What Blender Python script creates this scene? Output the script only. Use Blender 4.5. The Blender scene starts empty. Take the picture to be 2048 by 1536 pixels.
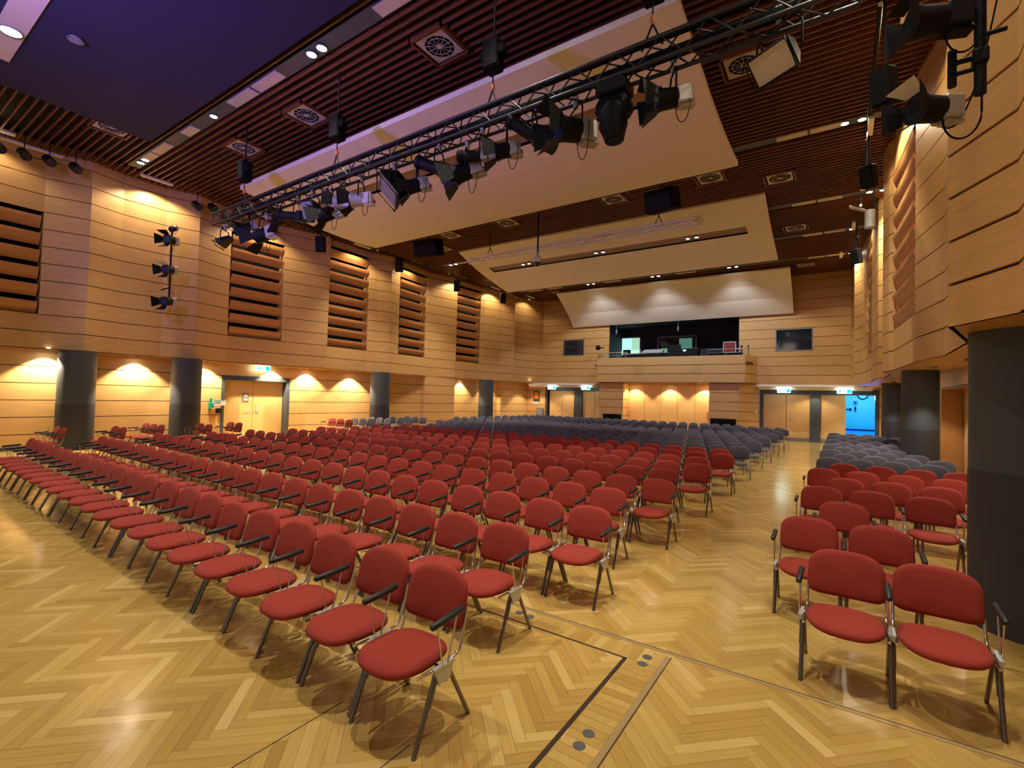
import bpy, math, random
from mathutils import Vector as V, Matrix
PI = math.pi
random.seed(7)
SC = bpy.context.scene
COL = SC.collection

# ------------------------------------------------------------------ camera
cd = bpy.data.cameras.new('camera'); cam = bpy.data.objects.new('camera', cd); COL.objects.link(cam)
cd.sensor_width = 36.0; cd.lens = 966.76 / 2048 * 36; cd.clip_start = 0.05; cd.clip_end = 200
RX = V((0.82733039, -0.00639089, 0.56167925)); RY = V((0.5610938, -0.03763434, -0.82689625)); RZ = V((0.02642303, 0.99927114, -0.02755014))
cam.matrix_world = Matrix((tuple(RX) + (0,), tuple(RY) + (0,), tuple(RZ) + (1.9,), (0, 0, 0, 1)))
SC.camera = cam
SC.view_settings.view_transform = 'Standard'; SC.view_settings.look = 'None'
SC.view_settings.gamma = 1; SC.view_settings.use_curve_mapping = False
SC.view_settings.exposure = 0.48
SC.cycles.use_denoising = True
SC.cycles.max_bounces = 7; SC.cycles.diffuse_bounces = 5; SC.cycles.glossy_bounces = 4
SC.cycles.sample_clamp_indirect = 6.0
SC.cycles.caustics_reflective = False; SC.cycles.caustics_refractive = False

# ------------------------------------------------------------------ world (soft fill added through the open stage end)
w = bpy.data.worlds.new('world'); SC.world = w; w.use_nodes = True
w.node_tree.nodes['Background'].inputs[0].default_value = (1.0, 0.88, 0.78, 1)
w.node_tree.nodes['Background'].inputs[1].default_value = 0.18

def lamp(kind, name, loc, energy, color, parent=None, **kw):
    l = bpy.data.lights.new(name, kind); l.energy = energy; l.color = color
    for k, v in kw.items():
        if k != 'to': setattr(l, k, v)
    o = bpy.data.objects.new(name, l); COL.objects.link(o); o.location = loc
    if 'to' in kw:
        o.rotation_euler = (V(kw['to']) - V(loc)).to_track_quat('-Z', 'Y').to_euler()
    if parent is not None:
        o.parent = parent; o.location = V(loc) - parent.location
    return o
WARM = (1.0, 0.80, 0.52); NEUT = (1.0, 0.90, 0.74); COOL = (0.86, 0.93, 1.0); PURP = (0.33, 0.17, 1.0)
# added soft fill area, then the blue stage spot, both behind the viewer
lamp('AREA', 'added_soft_fill', (-8.5, -1.5, 7.6), 70, (1.0, 0.85, 0.72), size=9, shape='RECTANGLE', size_y=2.0, to=(-8.5, 12, 2.0))
lamp('SPOT', 'stage_blue_spot', (-9.0, -1.0, 6.2), 1500, PURP, spot_size=2.3, spot_blend=1.0, shadow_soft_size=.4, to=(-10.5, 5.0, 8.7))

# ------------------------------------------------------------------ materials
def mat(name, col, rough=.5, metal=0, spec=.5, emis=None, estr=0, noise=0, nscale=20, bump=0, coat=0, stretch=None, ior=None):
    m = bpy.data.materials.new(name); m.use_nodes = True; nt = m.node_tree; b = nt.nodes['Principled BSDF']
    b.inputs['Base Color'].default_value = (*col, 1); b.inputs['Roughness'].default_value = rough
    b.inputs['Metallic'].default_value = metal; b.inputs['Specular IOR Level'].default_value = spec
    b.inputs['Coat Weight'].default_value = coat
    if emis: b.inputs['Emission Color'].default_value = (*emis, 1); b.inputs['Emission Strength'].default_value = estr
    if noise or bump:
        tc = nt.nodes.new('ShaderNodeTexCoord'); mp = nt.nodes.new('ShaderNodeMapping'); n = nt.nodes.new('ShaderNodeTexNoise')
        nt.links.new(tc.outputs['Object'], mp.inputs[0]); nt.links.new(mp.outputs[0], n.inputs[0])
        mp.inputs['Scale'].default_value = stretch or (1, 1, 1)
        n.inputs['Scale'].default_value = nscale; n.inputs['Detail'].default_value = 4
        if noise:
            r = nt.nodes.new('ShaderNodeMapRange'); r.inputs[3].default_value = 1 - noise; r.inputs[4].default_value = 1 + noise
            h = nt.nodes.new('ShaderNodeHueSaturation'); h.inputs['Color'].default_value = (*col, 1)
            nt.links.new(n.outputs[0], r.inputs[0]); nt.links.new(r.outputs[0], h.inputs['Value']); nt.links.new(h.outputs[0], b.inputs['Base Color'])
        if bump:
            bp = nt.nodes.new('ShaderNodeBump'); bp.inputs['Strength'].default_value = bump; bp.inputs['Distance'].default_value = .01
            nt.links.new(n.outputs[0], bp.inputs['Height']); nt.links.new(bp.outputs[0], b.inputs['Normal'])
    return m
M = {}
M['wall'] = mat('maple_veneer', (.56, .325, .118), .42, noise=.22, nscale=3.0, stretch=(.6, .6, 9))
M['wall2'] = mat('maple_veneer_light', (.62, .38, .15), .42, noise=.2, nscale=3.0, stretch=(.6, .6, 9))
M['slat'] = mat('ceiling_batten_wood', (.155, .052, .023), .45, noise=.25, nscale=4)
M['plenum'] = mat('plenum_dark', (.017, .010, .014), .9)
M['gap'] = mat('joint_dark', (.035, .014, .006), .8)
M['louvre'] = mat('louvre_veneer', (.54, .25, .078), .38, noise=.2, nscale=3, stretch=(.6, .6, 6))
M['navy'] = mat('stage_ceiling_paint', (.016, .013, .055), .85, noise=.2, nscale=30)
M['cloud'] = mat('reflector_paint', (.78, .71, .62), .6, noise=.03, nscale=2)
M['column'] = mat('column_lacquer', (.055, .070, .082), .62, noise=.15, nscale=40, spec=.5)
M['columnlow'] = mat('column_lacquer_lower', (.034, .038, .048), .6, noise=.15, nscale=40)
M['grey'] = mat('door_frame_grey', (.055, .07, .085), .5)
M['door'] = mat('door_veneer', (.72, .47, .19), .38, noise=.08, nscale=2, stretch=(1, 1, .3))
M['red'] = mat('red_fabric', (.30, .036, .024), .85, noise=.18, nscale=260, bump=.25, spec=.25)
M['dark'] = mat('dark_fabric', (.070, .070, .100), .85, noise=.25, nscale=200, bump=.2, spec=.3)
M['chrome'] = mat('chrome', (.72, .70, .68), .16, metal=1)
M['alu'] = mat('cast_aluminium', (.60, .64, .62), .45, metal=.4)
M['leg'] = mat('leg_tube', (.20, .18, .165), .25, metal=.9)
M['rubber'] = mat('black_rubber', (.012, .014, .014), .55)
M['black'] = mat('black_metal', (.0045, .005, .007), .6, spec=.2)
M['blackmatt'] = mat('black_matt', (.004, .004, .006), .9, spec=.15)
M['trussblk'] = mat('truss_black', (.016, .015, .022), .4)
M['silver'] = mat('truss_silver', (.78, .78, .78), .35, metal=.35)
M['white'] = mat('white_enamel', (.70, .69, .64), .5)
M['ventw'] = mat('vent_enamel', (.50, .46, .40), .5)
M['panelw'] = mat('track_panel', (.62, .56, .44), .5)
M['lampgrey'] = mat('lamp_housing_grey', (.42, .43, .44), .4, metal=.3)
M['orange'] = mat('orange_cap', (.55, .18, .05), .5)
M['lens'] = mat('blue_lens', (.02, .03, .16), .08, spec=.8)
M['glass'] = mat('dark_glass', (.012, .020, .028), .06, spec=.9)
M['mgreen'] = mat('sign_green', (.0, .35, .22), .5)
M['mexit'] = mat('exit_sign_lit', (.85, .95, .92), .5, emis=(.75, 1.0, .92), estr=5)
M['mexitg'] = mat('exit_sign_green', (.0, .5, .35), .5, emis=(.0, .75, .50), estr=1.6)
M['bulb'] = mat('lamp_lens_lit', (1, 1, 1), .5, emis=(1.0, .93, .82), estr=60)
M['bulbw'] = mat('small_lamp_lens_lit', (1, 1, 1), .5, emis=(1.0, .93, .84), estr=16)
M['blue'] = mat('blue_wall', (.005, .34, .80), .6)
M['teal'] = mat('teal_room', (.24, .52, .42), .6)
M['redc'] = mat('red_case', (.20, .018, .014), .6)
M['signgrey'] = mat('sign_grey', (.22, .24, .26), .5)
M['brass'] = mat('joint_brass', (.50, .36, .17), .35, metal=.4)
M['disc'] = mat('disc_steel', (.18, .19, .20), .4, metal=.6)
M['navybooth'] = mat('booth_wall', (.018, .018, .034), .8)
M['slotm'] = mat('slot_liner', (.30, .21, .18), .6)
M['rail'] = mat('rail_steel', (.5, .5, .5), .3, metal=.9)

for k_, v_ in (('red', .03), ('dark', .22)):
    M[k_].node_tree.nodes['Principled BSDF'].inputs['Sheen Weight'].default_value = v_
def floor_mat():
    m = bpy.data.materials.new('oak_parquet'); m.use_nodes = True; nt = m.node_tree; b = nt.nodes['Principled BSDF']; N = nt.nodes.new; L = nt.links.new
    g = N('ShaderNodeNewGeometry'); cr = N('ShaderNodeValToRGB')
    e = cr.color_ramp.elements; e[0].position = 0; e[0].color = (.40, .245, .060, 1); e[1].position = 1; e[1].color = (.63, .45, .165, 1)
    for p, c in ((.2, (.46, .295, .078)), (.55, (.50, .33, .092)), (.85, (.54, .365, .11))):
        x = cr.color_ramp.elements.new(p); x.color = (*c, 1)
    L(g.outputs['Random Per Island'], cr.inputs[0])
    uv = N('ShaderNodeUVMap'); mp = N('ShaderNodeMapping'); mp.inputs['Scale'].default_value = (3, 60, 1)
    n = N('ShaderNodeTexNoise'); n.inputs['Scale'].default_value = 1.0; n.inputs['Detail'].default_value = 5
    L(uv.outputs[0], mp.inputs[0]); L(mp.outputs[0], n.inputs[0])
    r = N('ShaderNodeMapRange'); r.inputs[3].default_value = .80; r.inputs[4].default_value = 1.16; L(n.outputs[0], r.inputs[0])
    n2 = N('ShaderNodeTexNoise'); n2.inputs['Scale'].default_value = .8; tc = N('ShaderNodeTexCoord'); L(tc.outputs['Object'], n2.inputs[0])
    r2 = N('ShaderNodeMapRange'); r2.inputs[3].default_value = .85; r2.inputs[4].default_value = 1.12; L(n2.outputs[0], r2.inputs[0])
    mu = N('ShaderNodeMath'); mu.operation = 'MULTIPLY'; L(r.outputs[0], mu.inputs[0]); L(r2.outputs[0], mu.inputs[1])
    h = N('ShaderNodeHueSaturation'); L(cr.outputs[0], h.inputs['Color']); L(mu.outputs[0], h.inputs['Value']); L(h.outputs[0], b.inputs['Base Color'])
    n3 = N('ShaderNodeTexNoise'); n3.inputs['Scale'].default_value = 3.5; n3.inputs['Detail'].default_value = 3; L(tc.outputs['Object'], n3.inputs[0])
    r3 = N('ShaderNodeMapRange'); r3.inputs[3].default_value = .09; r3.inputs[4].default_value = .22; L(n3.outputs[0], r3.inputs[0]); L(r3.outputs[0], b.inputs['Roughness'])
    bp = N('ShaderNodeBump'); bp.inputs['Strength'].default_value = .10; bp.inputs['Distance'].default_value = .02; L(n3.outputs[0], bp.inputs['Height']); L(bp.outputs[0], b.inputs['Normal'])
    b.inputs['Specular IOR Level'].default_value = .55
    return m
M['floor'] = floor_mat()

# ------------------------------------------------------------------ mesh builder
class MB:
    def __init__(s): s.v = []; s.f = []; s.mi = []; s.sm = []; s.mats = []; s.M = Matrix()
    def mid(s, m):
        if m not in s.mats: s.mats.append(m)
        return s.mats.index(m)
    def add(s, vs, fs, m=0, smooth=False):
        o = len(s.v); s.v += [tuple(s.M @ V(p)) for p in vs]
        for f in fs: s.f.append([i + o for i in f]); s.mi.append(m); s.sm.append(smooth)
        return s
    def box(s, a, b, m=0, bev=0):
        x0, y0, z0 = a; x1, y1, z1 = b
        if x0 > x1: x0, x1 = x1, x0
        if y0 > y1: y0, y1 = y1, y0
        if z0 > z1: z0, z1 = z1, z0
        if not bev:
            return s.add([(x0, y0, z0), (x1, y0, z0), (x1, y1, z0), (x0, y1, z0), (x0, y0, z1), (x1, y0, z1), (x1, y1, z1), (x0, y1, z1)],
                     [(0, 3, 2, 1), (4, 5, 6, 7), (0, 1, 5, 4), (1, 2, 6, 5), (2, 3, 7, 6), (3, 0, 4, 7)], m)
        e = bev; rings = []
        def ring(z, i):
            return [(x0 + i, y0 + e, z), (x0 + e, y0 + i, z), (x1 - e, y0 + i, z), (x1 - i, y0 + e, z), (x1 - i, y1 - e, z), (x1 - e, y1 - i, z), (x0 + e, y1 - i, z), (x0 + i, y1 - e, z)]
        def ring2(z): return [(x0 + e, y0 + e, z), (x0 + e, y0 + e, z), (x1 - e, y0 + e, z), (x1 - e, y0 + e, z), (x1 - e, y1 - e, z), (x1 - e, y1 - e, z), (x0 + e, y1 - e, z), (x0 + e, y1 - e, z)]
        return s.loft([ring(z0, e * .6), ring(z0 + e, 0), ring(z1 - e, 0), ring(z1, e * .6)], m, cap=True, smooth=False)
    def loft(s, rings, m=0, cap=True, smooth=True, closed=True):
        n = len(rings[0]); vs = [p for r in rings for p in r]; fs = []
        for k in range(len(rings) - 1):
            for i in range(n if closed else n - 1):
                j = (i + 1) % n; fs.append((k * n + i, k * n + j, (k + 1) * n + j, (k + 1) * n + i))
        s.add(vs, fs, m, smooth)
        if cap:
            s.add(rings[0], [tuple(reversed(range(n)))], m); s.add(rings[-1], [tuple(range(n))], m)
        return s
    def tube(s, pts, r, n=8, m=0, r2=None, cap=True):
        pts = [V(p) for p in pts]; rings = []
        up = V((0, 0, 1))
        for i, p in enumerate(pts):
            d = (pts[min(i + 1, len(pts) - 1)] - pts[max(i - 1, 0)]).normalized()
            u = d.cross(up)
            if u.length < .05: u = d.cross(V((1, 0, 0)))
            u.normalize(); v = d.cross(u)
            rr = r if not isinstance(r, (list, tuple)) else r[i]
            q = rr if r2 is None else r2
            rings.append([tuple(p + u * (rr * math.cos(2 * PI * k / n)) + v * (q * math.sin(2 * PI * k / n))) for k in range(n)])
        return s.loft(rings, m, cap)
    def cyl(s, a, b, r, n=16, m=0): return s.tube([a, b], r, n, m)
    def quad(s, a, b, c, d, m=0): return s.add([a, b, c, d], [(0, 1, 2, 3)], m)
    def sphere(s, c, r, m=0, n=12, sz=1.0):
        rings = []
        for k in range(1, n // 2 + 1):
            t = PI * (k - .5) / (n // 2); rings.append([(c[0] + r * math.sin(t) * math.cos(2 * PI * i / n), c[1] + r * math.sin(t) * math.sin(2 * PI * i / n), c[2] + r * sz * math.cos(t)) for i in range(n)])
        return s.loft(rings, m)
    def build(s, name, mats, parent=None, kind=None):
        me = bpy.data.meshes.new(name); me.from_pydata(s.v, [], s.f)
        if not isinstance(mats, (list, tuple)): mats = [mats]
        for q in mats: me.materials.append(q)
        me.polygons.foreach_set('material_index', s.mi); me.polygons.foreach_set('use_smooth', s.sm); me.update()
        o = bpy.data.objects.new(name, me); COL.objects.link(o)
        if parent is not None: o.parent = parent
        if kind: o['kind'] = kind
        return o

def tag(o, label, cat, group=None, kind=None):
    o['label'] = label; o['category'] = cat
    if group: o['group'] = group
    if kind: o['kind'] = kind
    return o
def thing(name, label, cat, loc=(0, 0, 0), rz=0, group=None):
    o = bpy.data.objects.new(name, None); COL.objects.link(o); o.location = loc; o.rotation_euler = (0, 0, rz); o.empty_display_size = .2
    return tag(o, label, cat, group)
def copy_tree(o, kids, parent=None):
    c = o.copy(); COL.objects.link(c)
    if parent is not None: c.parent = parent
    for ch in kids.get(o.name, []): copy_tree(ch, kids, c)
    return c
ORD = ['', 'first', 'second', 'third', 'fourth', 'fifth', 'sixth', 'seventh', 'eighth', 'ninth', 'tenth', 'eleventh', 'twelfth', 'thirteenth', 'fourteenth', 'fifteenth', 'sixteenth', 'seventeenth', 'eighteenth', 'nineteenth', 'twentieth', 'twenty-first', 'twenty-second', 'twenty-third', 'twenty-fourth', 'twenty-fifth', 'twenty-sixth']
def local(p, t): return tuple(V(p) - V(t.location))

# ------------------------------------------------------------------ floor
def build_floor():
    wd = .0715; n = 7; c = math.sqrt(.5); vs = []; fs = []; uvs = []
    R = 480
    for a in range(-R, R):
        for b in range(-70, 70):
            u0 = (a + n * b); v0 = (a - n * b)
            for (x0, y0, x1, y1, hz) in ((u0, v0, u0 + n, v0 + 1, 1), (u0, v0 + 1, u0 + 1, v0 + 1 + n, 0)):
                cx = (x0 + x1) / 2 * wd; cy = (y0 + y1) / 2 * wd
                X = cx * c - cy * c; Y = cx * c + cy * c
                if not (-21.0 < X < 3.4 and -2.3 < Y < 30.4): continue
                g = .0007; o = len(vs)
                for (p, q) in ((x0 * wd + g, y0 * wd + g), (x1 * wd - g, y0 * wd + g), (x1 * wd - g, y1 * wd - g), (x0 * wd + g, y1 * wd - g)):
                    vs.append(((p - q) * c, (p + q) * c, 0.0))
                fs.append((o, o + 1, o + 2, o + 3)); s = random.random() * 50; t = random.random() * 50
                if hz: uvs += [(s, t), (s + n * wd, t), (s + n * wd, t + wd), (s, t + wd)]
                else: uvs += [(s, t), (s, t + wd), (s + n * wd, t + wd), (s + n * wd, t)]
    me = bpy.data.meshes.new('floor'); me.from_pydata(vs, [], fs); me.materials.append(M['floor'])
    uvl = me.uv_layers.new(name='UVMap'); uvl.data.foreach_set('uv', [q for p in uvs for q in p]); me.update()
    o = bpy.data.objects.new('floor', me); COL.objects.link(o); o['kind'] = 'structure'
    s = MB(); s.box((-21.5, -2.5, -.06), (4, 34, -.004)); s.build('floor', M['gap'], kind='structure')
build_floor()

# floor joints and the lift-platform border
def strip(name, a, b, wdt, mt, h=.002):
    a = V((*a, 0)); b = V((*b, 0)); d = (b - a).normalized(); p = V((-d.y, d.x, 0)) * wdt / 2
    s = MB(); s.loft([[tuple(a + p + V((0, 0, 0))), tuple(a - p), tuple(a - p + V((0, 0, h))), tuple(a + p + V((0, 0, h)))], [tuple(b + p), tuple(b - p), tuple(b - p + V((0, 0, h))), tuple(b + p + V((0, 0, h)))]], smooth=False)
    return s.build(name, M[mt])
bord = thing('platform_border', 'band of crosswise oak boards with grey discs around the floor lift', 'floor trim', (-1.17, 3.6, 0))
def bord_boards():
    s = MB(); y = -1.9
    while y < 3.45:
        s.add([(-1.275, y, .0015), (-1.065, y, .0015), (-1.065, y + .068, .0015), (-1.275, y + .068, .0015)], [(0, 1, 2, 3)]); y += .07
    x = -12.0
    while x < -1.06:
        s.add([(x, 3.505, .0015), (x + .068, 3.505, .0015), (x + .068, 3.70, .0015), (x, 3.70, .0015)], [(0, 1, 2, 3)]); x += .07
    s.v = [local(p, bord) for p in s.v]; o = s.build('border_boards', M['floor'], bord)
    uvl = o.data.uv_layers.new(name='UVMap'); d = []
    for p in o.data.polygons:
        q = random.random() * 40; r = random.random() * 40
        d += [q, r, q + .07, r, q + .07, r + .2, q, r + .2] if p.center.x > -.5 and False else [q, r, q, r + .07, q + .2, r + .07, q + .2, r]
    uvl.data.foreach_set('uv', d)
bord_boards()
for nm, a, b, wd, mt in (('dark_joint', (-1.30, -2), (-1.30, 3.495), .028, 'gap'), ('dark_joint', (-12, 3.495), (-1.286, 3.495), .016, 'gap'),
                         ('edge_strip', (-1.045, -2), (-1.045, 3.70), .034, 'brass'), ('edge_strip', (-12, 3.725), (1.3, 3.76), .034, 'brass'),
                         ('edge_line', (-1.022, -2), (-1.022, 3.70), .006, 'gap'), ('edge_line', (-12, 3.748), (1.3, 3.783), .005, 'gap')):
    o = strip(nm, a, b, wd, mt, .0025); o.data.transform(Matrix.Translation(-bord.location)); o.parent = bord
for i, (x, y, lb) in enumerate([(-1.17, 2.59, 'upper disc of the nearest pair in the border'), (-1.17, 2.47, 'lower disc of the nearest pair in the border'), (-1.17, 3.60, 'upper disc of the pair at the border corner'), (-1.17, 3.49, 'lower disc of the pair at the border corner'), (-2.33, 3.64, 'left disc of the pair under the red chairs'), (-2.21, 3.63, 'right disc of the pair under the red chairs')]):
    s = MB(); s.cyl((0, 0, .0), (0, 0, .004), .035, 20); o = s.build('floor_disc', M['disc']); o.location = (x, y, 0)
    tag(o, 'grey floor cap, ' + lb, 'floor cap', 'floor socket caps')
for a, b, lb in (((-2.52, -2), (-2.52, 1.95), 'thin dark joint in the parquet left of the front chair row end'), ((-1.92, -2), (-1.92, 1.93), 'thin dark joint in the parquet ending under the end chair'), ((0.75, 5.06), (1.4, 5.08), 'short dark joint in the parquet beside the near right column')):
    tag(strip('floor_joint', a, b, .006, 'gap', .0012), lb, 'floor joint')

# ------------------------------------------------------------------ walls
G0 = 2.95
def wall_strip(s, pts, z0, z1, goff=G0, gap=.022, depth=.035, m=0, holes=None, back=1, pitch=.5):
    """boards with open joints along a plan polyline; room lies to the right-hand normal (dy,-dx)"""
    for i in range(len(pts) - 1):
        a = V((*pts[i][:2], 0)); b = V((*pts[i + 1][:2], 0)); d = (b - a)
        if d.length < 1e-4: continue
        nrm = V((d.y, -d.x, 0)).normalized(); off = -nrm * depth
        zr = [(z0, z1)]
        if holes and i in holes:
            h0, h1 = holes[i]; zr = [(z0, h0), (h1, z1)]
        for (za, zb) in zr:
            if zb - za < .01: continue
            zs = [za]; k = math.ceil((za - goff) / pitch + 1e-3)
            while goff + pitch * k < zb - .02: zs.append(goff + pitch * k); k += 1
            zs.append(zb)
            for j in range(len(zs) - 1):
                p = zs[j] + (gap / 2 if j else 0); q = zs[j + 1] - (gap / 2 if j < len(zs) - 2 else 0)
                A, B = a + V((0, 0, p)), b + V((0, 0, p)); C, D = b + V((0, 0, q)), a + V((0, 0, q))
                s.add([A, B, C, D, A + off, B + off, C + off, D + off], [(0, 1, 2, 3), (4, 5, 1, 0), (3, 2, 6, 7)], m)
            s.add([a + off + V((0, 0, za)), b + off + V((0, 0, za)), b + off + V((0, 0, zb)), a + off + V((0, 0, zb))], [(0, 1, 2, 3)], back)
CZ = 8.7
# left upper wall, near to far
PL = [(-19.3, -2.2), (-19.27, 1.6), (-19.29, 3.82), (-18.89, 4.78), (-19.13, 5.65), (-19.08, 6.81), (-18.74, 7.72), (-19.15, 8.99), (-19.12, 11.1),
      (-18.60, 12.9), (-18.82, 12.98), (-18.86, 15.25), (-18.74, 15.7), (-18.46, 16.31), (-18.66, 17.05), (-18.92, 19.2), (-18.96, 19.46), (-18.55, 21.4), (-18.72, 21.48), (-18.62, 23.7), (-18.5, 24.0), (-18.2, 25.4), (-17.78, 26.3), (-18.05, 26.8), (-17.42, 29.4)]
LH = {1: (3.95, 6.95), 7: (3.95, 7.95), 10: (3.95, 8.45), 14: (3.95, 8.45), 18: (3.95, 8.45)}
s = MB(); wall_strip(s, PL, G0 - .02, CZ + .3, holes=LH); s.build('wall_left', [M['wall'], M['gap']], kind='structure')
# right upper wall, far to near
PR = [(.43, 29.4), (.80, 26.9), (.50, 26.3), (.78, 25.4), (.85, 24.0), (.92, 23.7), (1.0, 21.5), (.92, 21.4), (1.0, 19.5), (1.16, 19.3), (1.13, 17.1), (1.05, 17.0), (.93, 16.2), (1.02, 15.6), (1.10, 15.4), (1.26, 12.75), (1.27, 12.6), (1.51, 11.26), (1.45, 8.3)]
RH = {5: (3.95, 8.45), 9: (3.82, 8.32), 14: (3.82, 7.82)}
s = MB(); wall_strip(s, PR, 2.84, CZ + .3, goff=2.82, holes=RH); s.build('wall_right', [M['wall'], M['gap']], kind='structure')
s = MB(); s.quad((1.46, 8.3, 2.58), (.78, 5.52, 2.58), (.78, 5.52, 2.86), (1.46, 8.3, 2.86)); s.quad((1.45, 8.25, 2.59), (3.4, 8.25, 2.59), (3.4, 8.25, 2.86), (1.45, 8.25, 2.86)); s.build('trim_2', M['wall'], kind='structure')
PR2 = [(1.45, 8.3), (.76, 5.51), (1.05, 4.86), (1.02, 4.1), (1.22, 2.7), (1.25, -2.2)]
s = MB(); wall_strip(s, PR2, 2.60, CZ + .3, goff=2.585, gap=.026, pitch=.3725); s.build('wall_right', [M['wall'], M['gap']], kind='structure')

def louvre(p, q, z0, n, depth=.38, label='', grp=None):
    """bank of curved tilted boards in a dark recess; room lies on the normal (dy,-dx)"""
    a = V((*p, 0)); b = V((*q, 0)); d = (b - a).normalized(); nr = V((d.y, -d.x, 0)); L = (b - a).length; z1 = z0 + .5 * n
    t = thing('acoustic_louvre', label, 'wall louvre', tuple((a + b) / 2 + V((0, 0, z0))), 0, grp); o = t.location
    s = MB(); A = a - o; B = b - o; bk = -nr * depth
    A0 = A + V((0, 0, z0)); B0 = B + V((0, 0, z0)); A1 = A + V((0, 0, z1)); B1 = B + V((0, 0, z1))
    s.quad(A0 + bk, B0 + bk, B1 + bk, A1 + bk, 1)
    s.quad(A0, A0 + bk, A1 + bk, A1); s.quad(B0 + bk, B0, B1, B1 + bk); s.quad(A0, B0, B0 + bk, A0 + bk, 1); s.quad(A1 + bk, B1 + bk, B1, A1, 1)
    s.build('recess', [M['wall'], M['blackmatt']], t)
    s = MB()
    for k in range(n):
        zb = z0 + .5 * k + .03; prof = []
        for i in range(7):
            u = i / 6; prof.append((-.13 + .165 * u + .045 * math.sin(u * PI), zb + .335 * u ** .85))
        th = .034
        P0 = [(x, z) for x, z in prof] + [(x - th, z + .004) for x, z in reversed(prof)]
        g = .05
        rings = []
        for e in (g, L - g):
            base = A + d * e
            rings.append([tuple(base + nr * x + V((0, 0, z))) for x, z in P0])
        s.loft(rings, smooth=False)
    s.build('slats', M['louvre'], t)
    return t
for i, (k, (z0, z1)) in enumerate(LH.items()):
    louvre(PL[k], PL[k + 1], z0, round((z1 - z0) / .5), label=['left wall louvre cut by the picture edge, above the nearest column', 'left wall louvre of eight curved boards, right of the wall lamp tree', 'left wall louvre above the third column, with a bright arc at its top', 'narrower left wall louvre, fourth from the stage', 'farthest left wall louvre of curved wooden boards'][i], grp='wooden wall louvres')
for i, (k, (z0, z1)) in enumerate(RH.items()):
    louvre(PR[k], PR[k + 1], z0, round((z1 - z0) / .5), label=['farthest right wall louvre beside the back corner', 'middle right wall louvre above the far right column', 'nearest right wall louvre, seen almost edge on'][i], grp='wooden wall louvres')

# left lower wall + door
def soffit(name, P, Q, z):
    s = MB()
    for i in range(len(P) - 1): s.quad((*P[i][:2], z), (*Q[i][:2], z), (*Q[i + 1][:2], z), (*P[i + 1][:2], z))
    return s.build(name, M['wall'], kind='structure')
soffit('ceiling', PL, [(-20.6, p[1]) for p in PL], G0 - .02)
PRall = PR + PR2[1:]
soffit('ceiling', PR, [(3.4, p[1]) for p in PR], 2.84); soffit('ceiling', PR2, [(3.4, p[1]) for p in PR2], 2.60)
LWL = [(-19.5, -2.2), (-19.5, 9.02)]
LWL2 = [(-19.5, 11.78), (-19.42, 14.0), (-19.2, 19.3), (-18.98, 19.36), (-18.57, 21.4), (-19.05, 21.5), (-19.0, 26.2), (-18.75, 26.3), (-18.62, 29.4)]
s = MB(); wall_strip(s, LWL, 0, 2.95, m=0); wall_strip(s, LWL2, 0, 2.95); wall_strip(s, [(-19.5, 9.02), (-19.5, 11.78)], 2.42, 2.95)
s.build('wall_left', [M['wall2'], M['gap']], kind='structure')
s = MB(); s.box((-19.52, -2, 0), (-19.46, 9.0, .10)); s.build('baseboard_left', M['grey'], kind='structure')
def door_leaf(t, a, b, z0, z1, handle_at=None, plate=False, thick=.05):
    """leaf from plan point a to b (world), on thing t; handle_at: 0..1 along it"""
    a = V((*a, 0)); b = V((*b, 0)); d = (b - a).normalized(); n = V((d.y, -d.x, 0)); L = (b - a).length; o = t.location
    s = MB(); s.M = Matrix.Translation(a - o) @ Matrix(((d.x, n.x, 0, 0), (d.y, n.y, 0, 0), (0, 0, 1, 0), (0, 0, 0, 1)))
    s.box((.006, -thick, z0), (L - .006, 0, z1), bev=.004)
    lf = s.build('door_leaf', M['door'], t)
    if handle_at is not None:
        h = MB(); h.M = s.M; x = L * handle_at
        h.box((x - .02, 0, .98), (x + .02, .008, 1.24)); h.tube([(x, .0, 1.12), (x, .05, 1.12), (x + (.12 if handle_at < .5 else -.12), .055, 1.12)], .010, 8)
        h.build('door_handle', M['alu'], lf)
    if plate:
        h = MB(); h.M = s.M; h.box((.02, 0, .02), (L - .02, .004, .18)); h.build('kick_plate', M['signgrey'], lf)
    return lf
def door_frame(t, a, b, h, wdt=.12, depth=.35, posts=(), top=.16, name='door_frame'):
    a = V((*a, 0)); b = V((*b, 0)); d = (b - a).normalized(); n = V((d.y, -d.x, 0)); L = (b - a).length; o = t.location
    s = MB(); s.M = Matrix.Translation(a - o) @ Matrix(((d.x, n.x, 0, 0), (d.y, n.y, 0, 0), (0, 0, 1, 0), (0, 0, 0, 1)))
    s.box((0, -depth, 0), (wdt, .01, h)); s.box((L - wdt, -depth, 0), (L, .01, h)); s.box((wdt, -depth, h - top), (L - wdt, .01, h))
    for p in posts: s.box((p[0], -depth, 0), (p[1], .02, h - top))
    s.build(name, M['grey'], t)
def structure(o): o['kind'] = 'structure'; [o.__delitem__(k) for k in ('label', 'category') if k in o]; return o
t = structure(thing('door_1', 'x', 'x', (-19.5, 10.4, 0)))
door_frame(t, (-19.5, 9.02), (-19.5, 11.78), 2.45, .12, .45)
door_leaf(t, (-19.82, 9.14), (-19.82, 10.4), 0.0, 2.29, .86); door_leaf(t, (-19.82, 10.4), (-19.82, 11.66), 0.0, 2.29, .12)
s = MB(); s.box((.0, -.12, -.17), (.012, .12, .17)); s.box((.012, -.07, .02), (.014, .07, .12), 1); s.box((.012, -.07, -.12), (.014, .07, -.05), 1)
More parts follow.
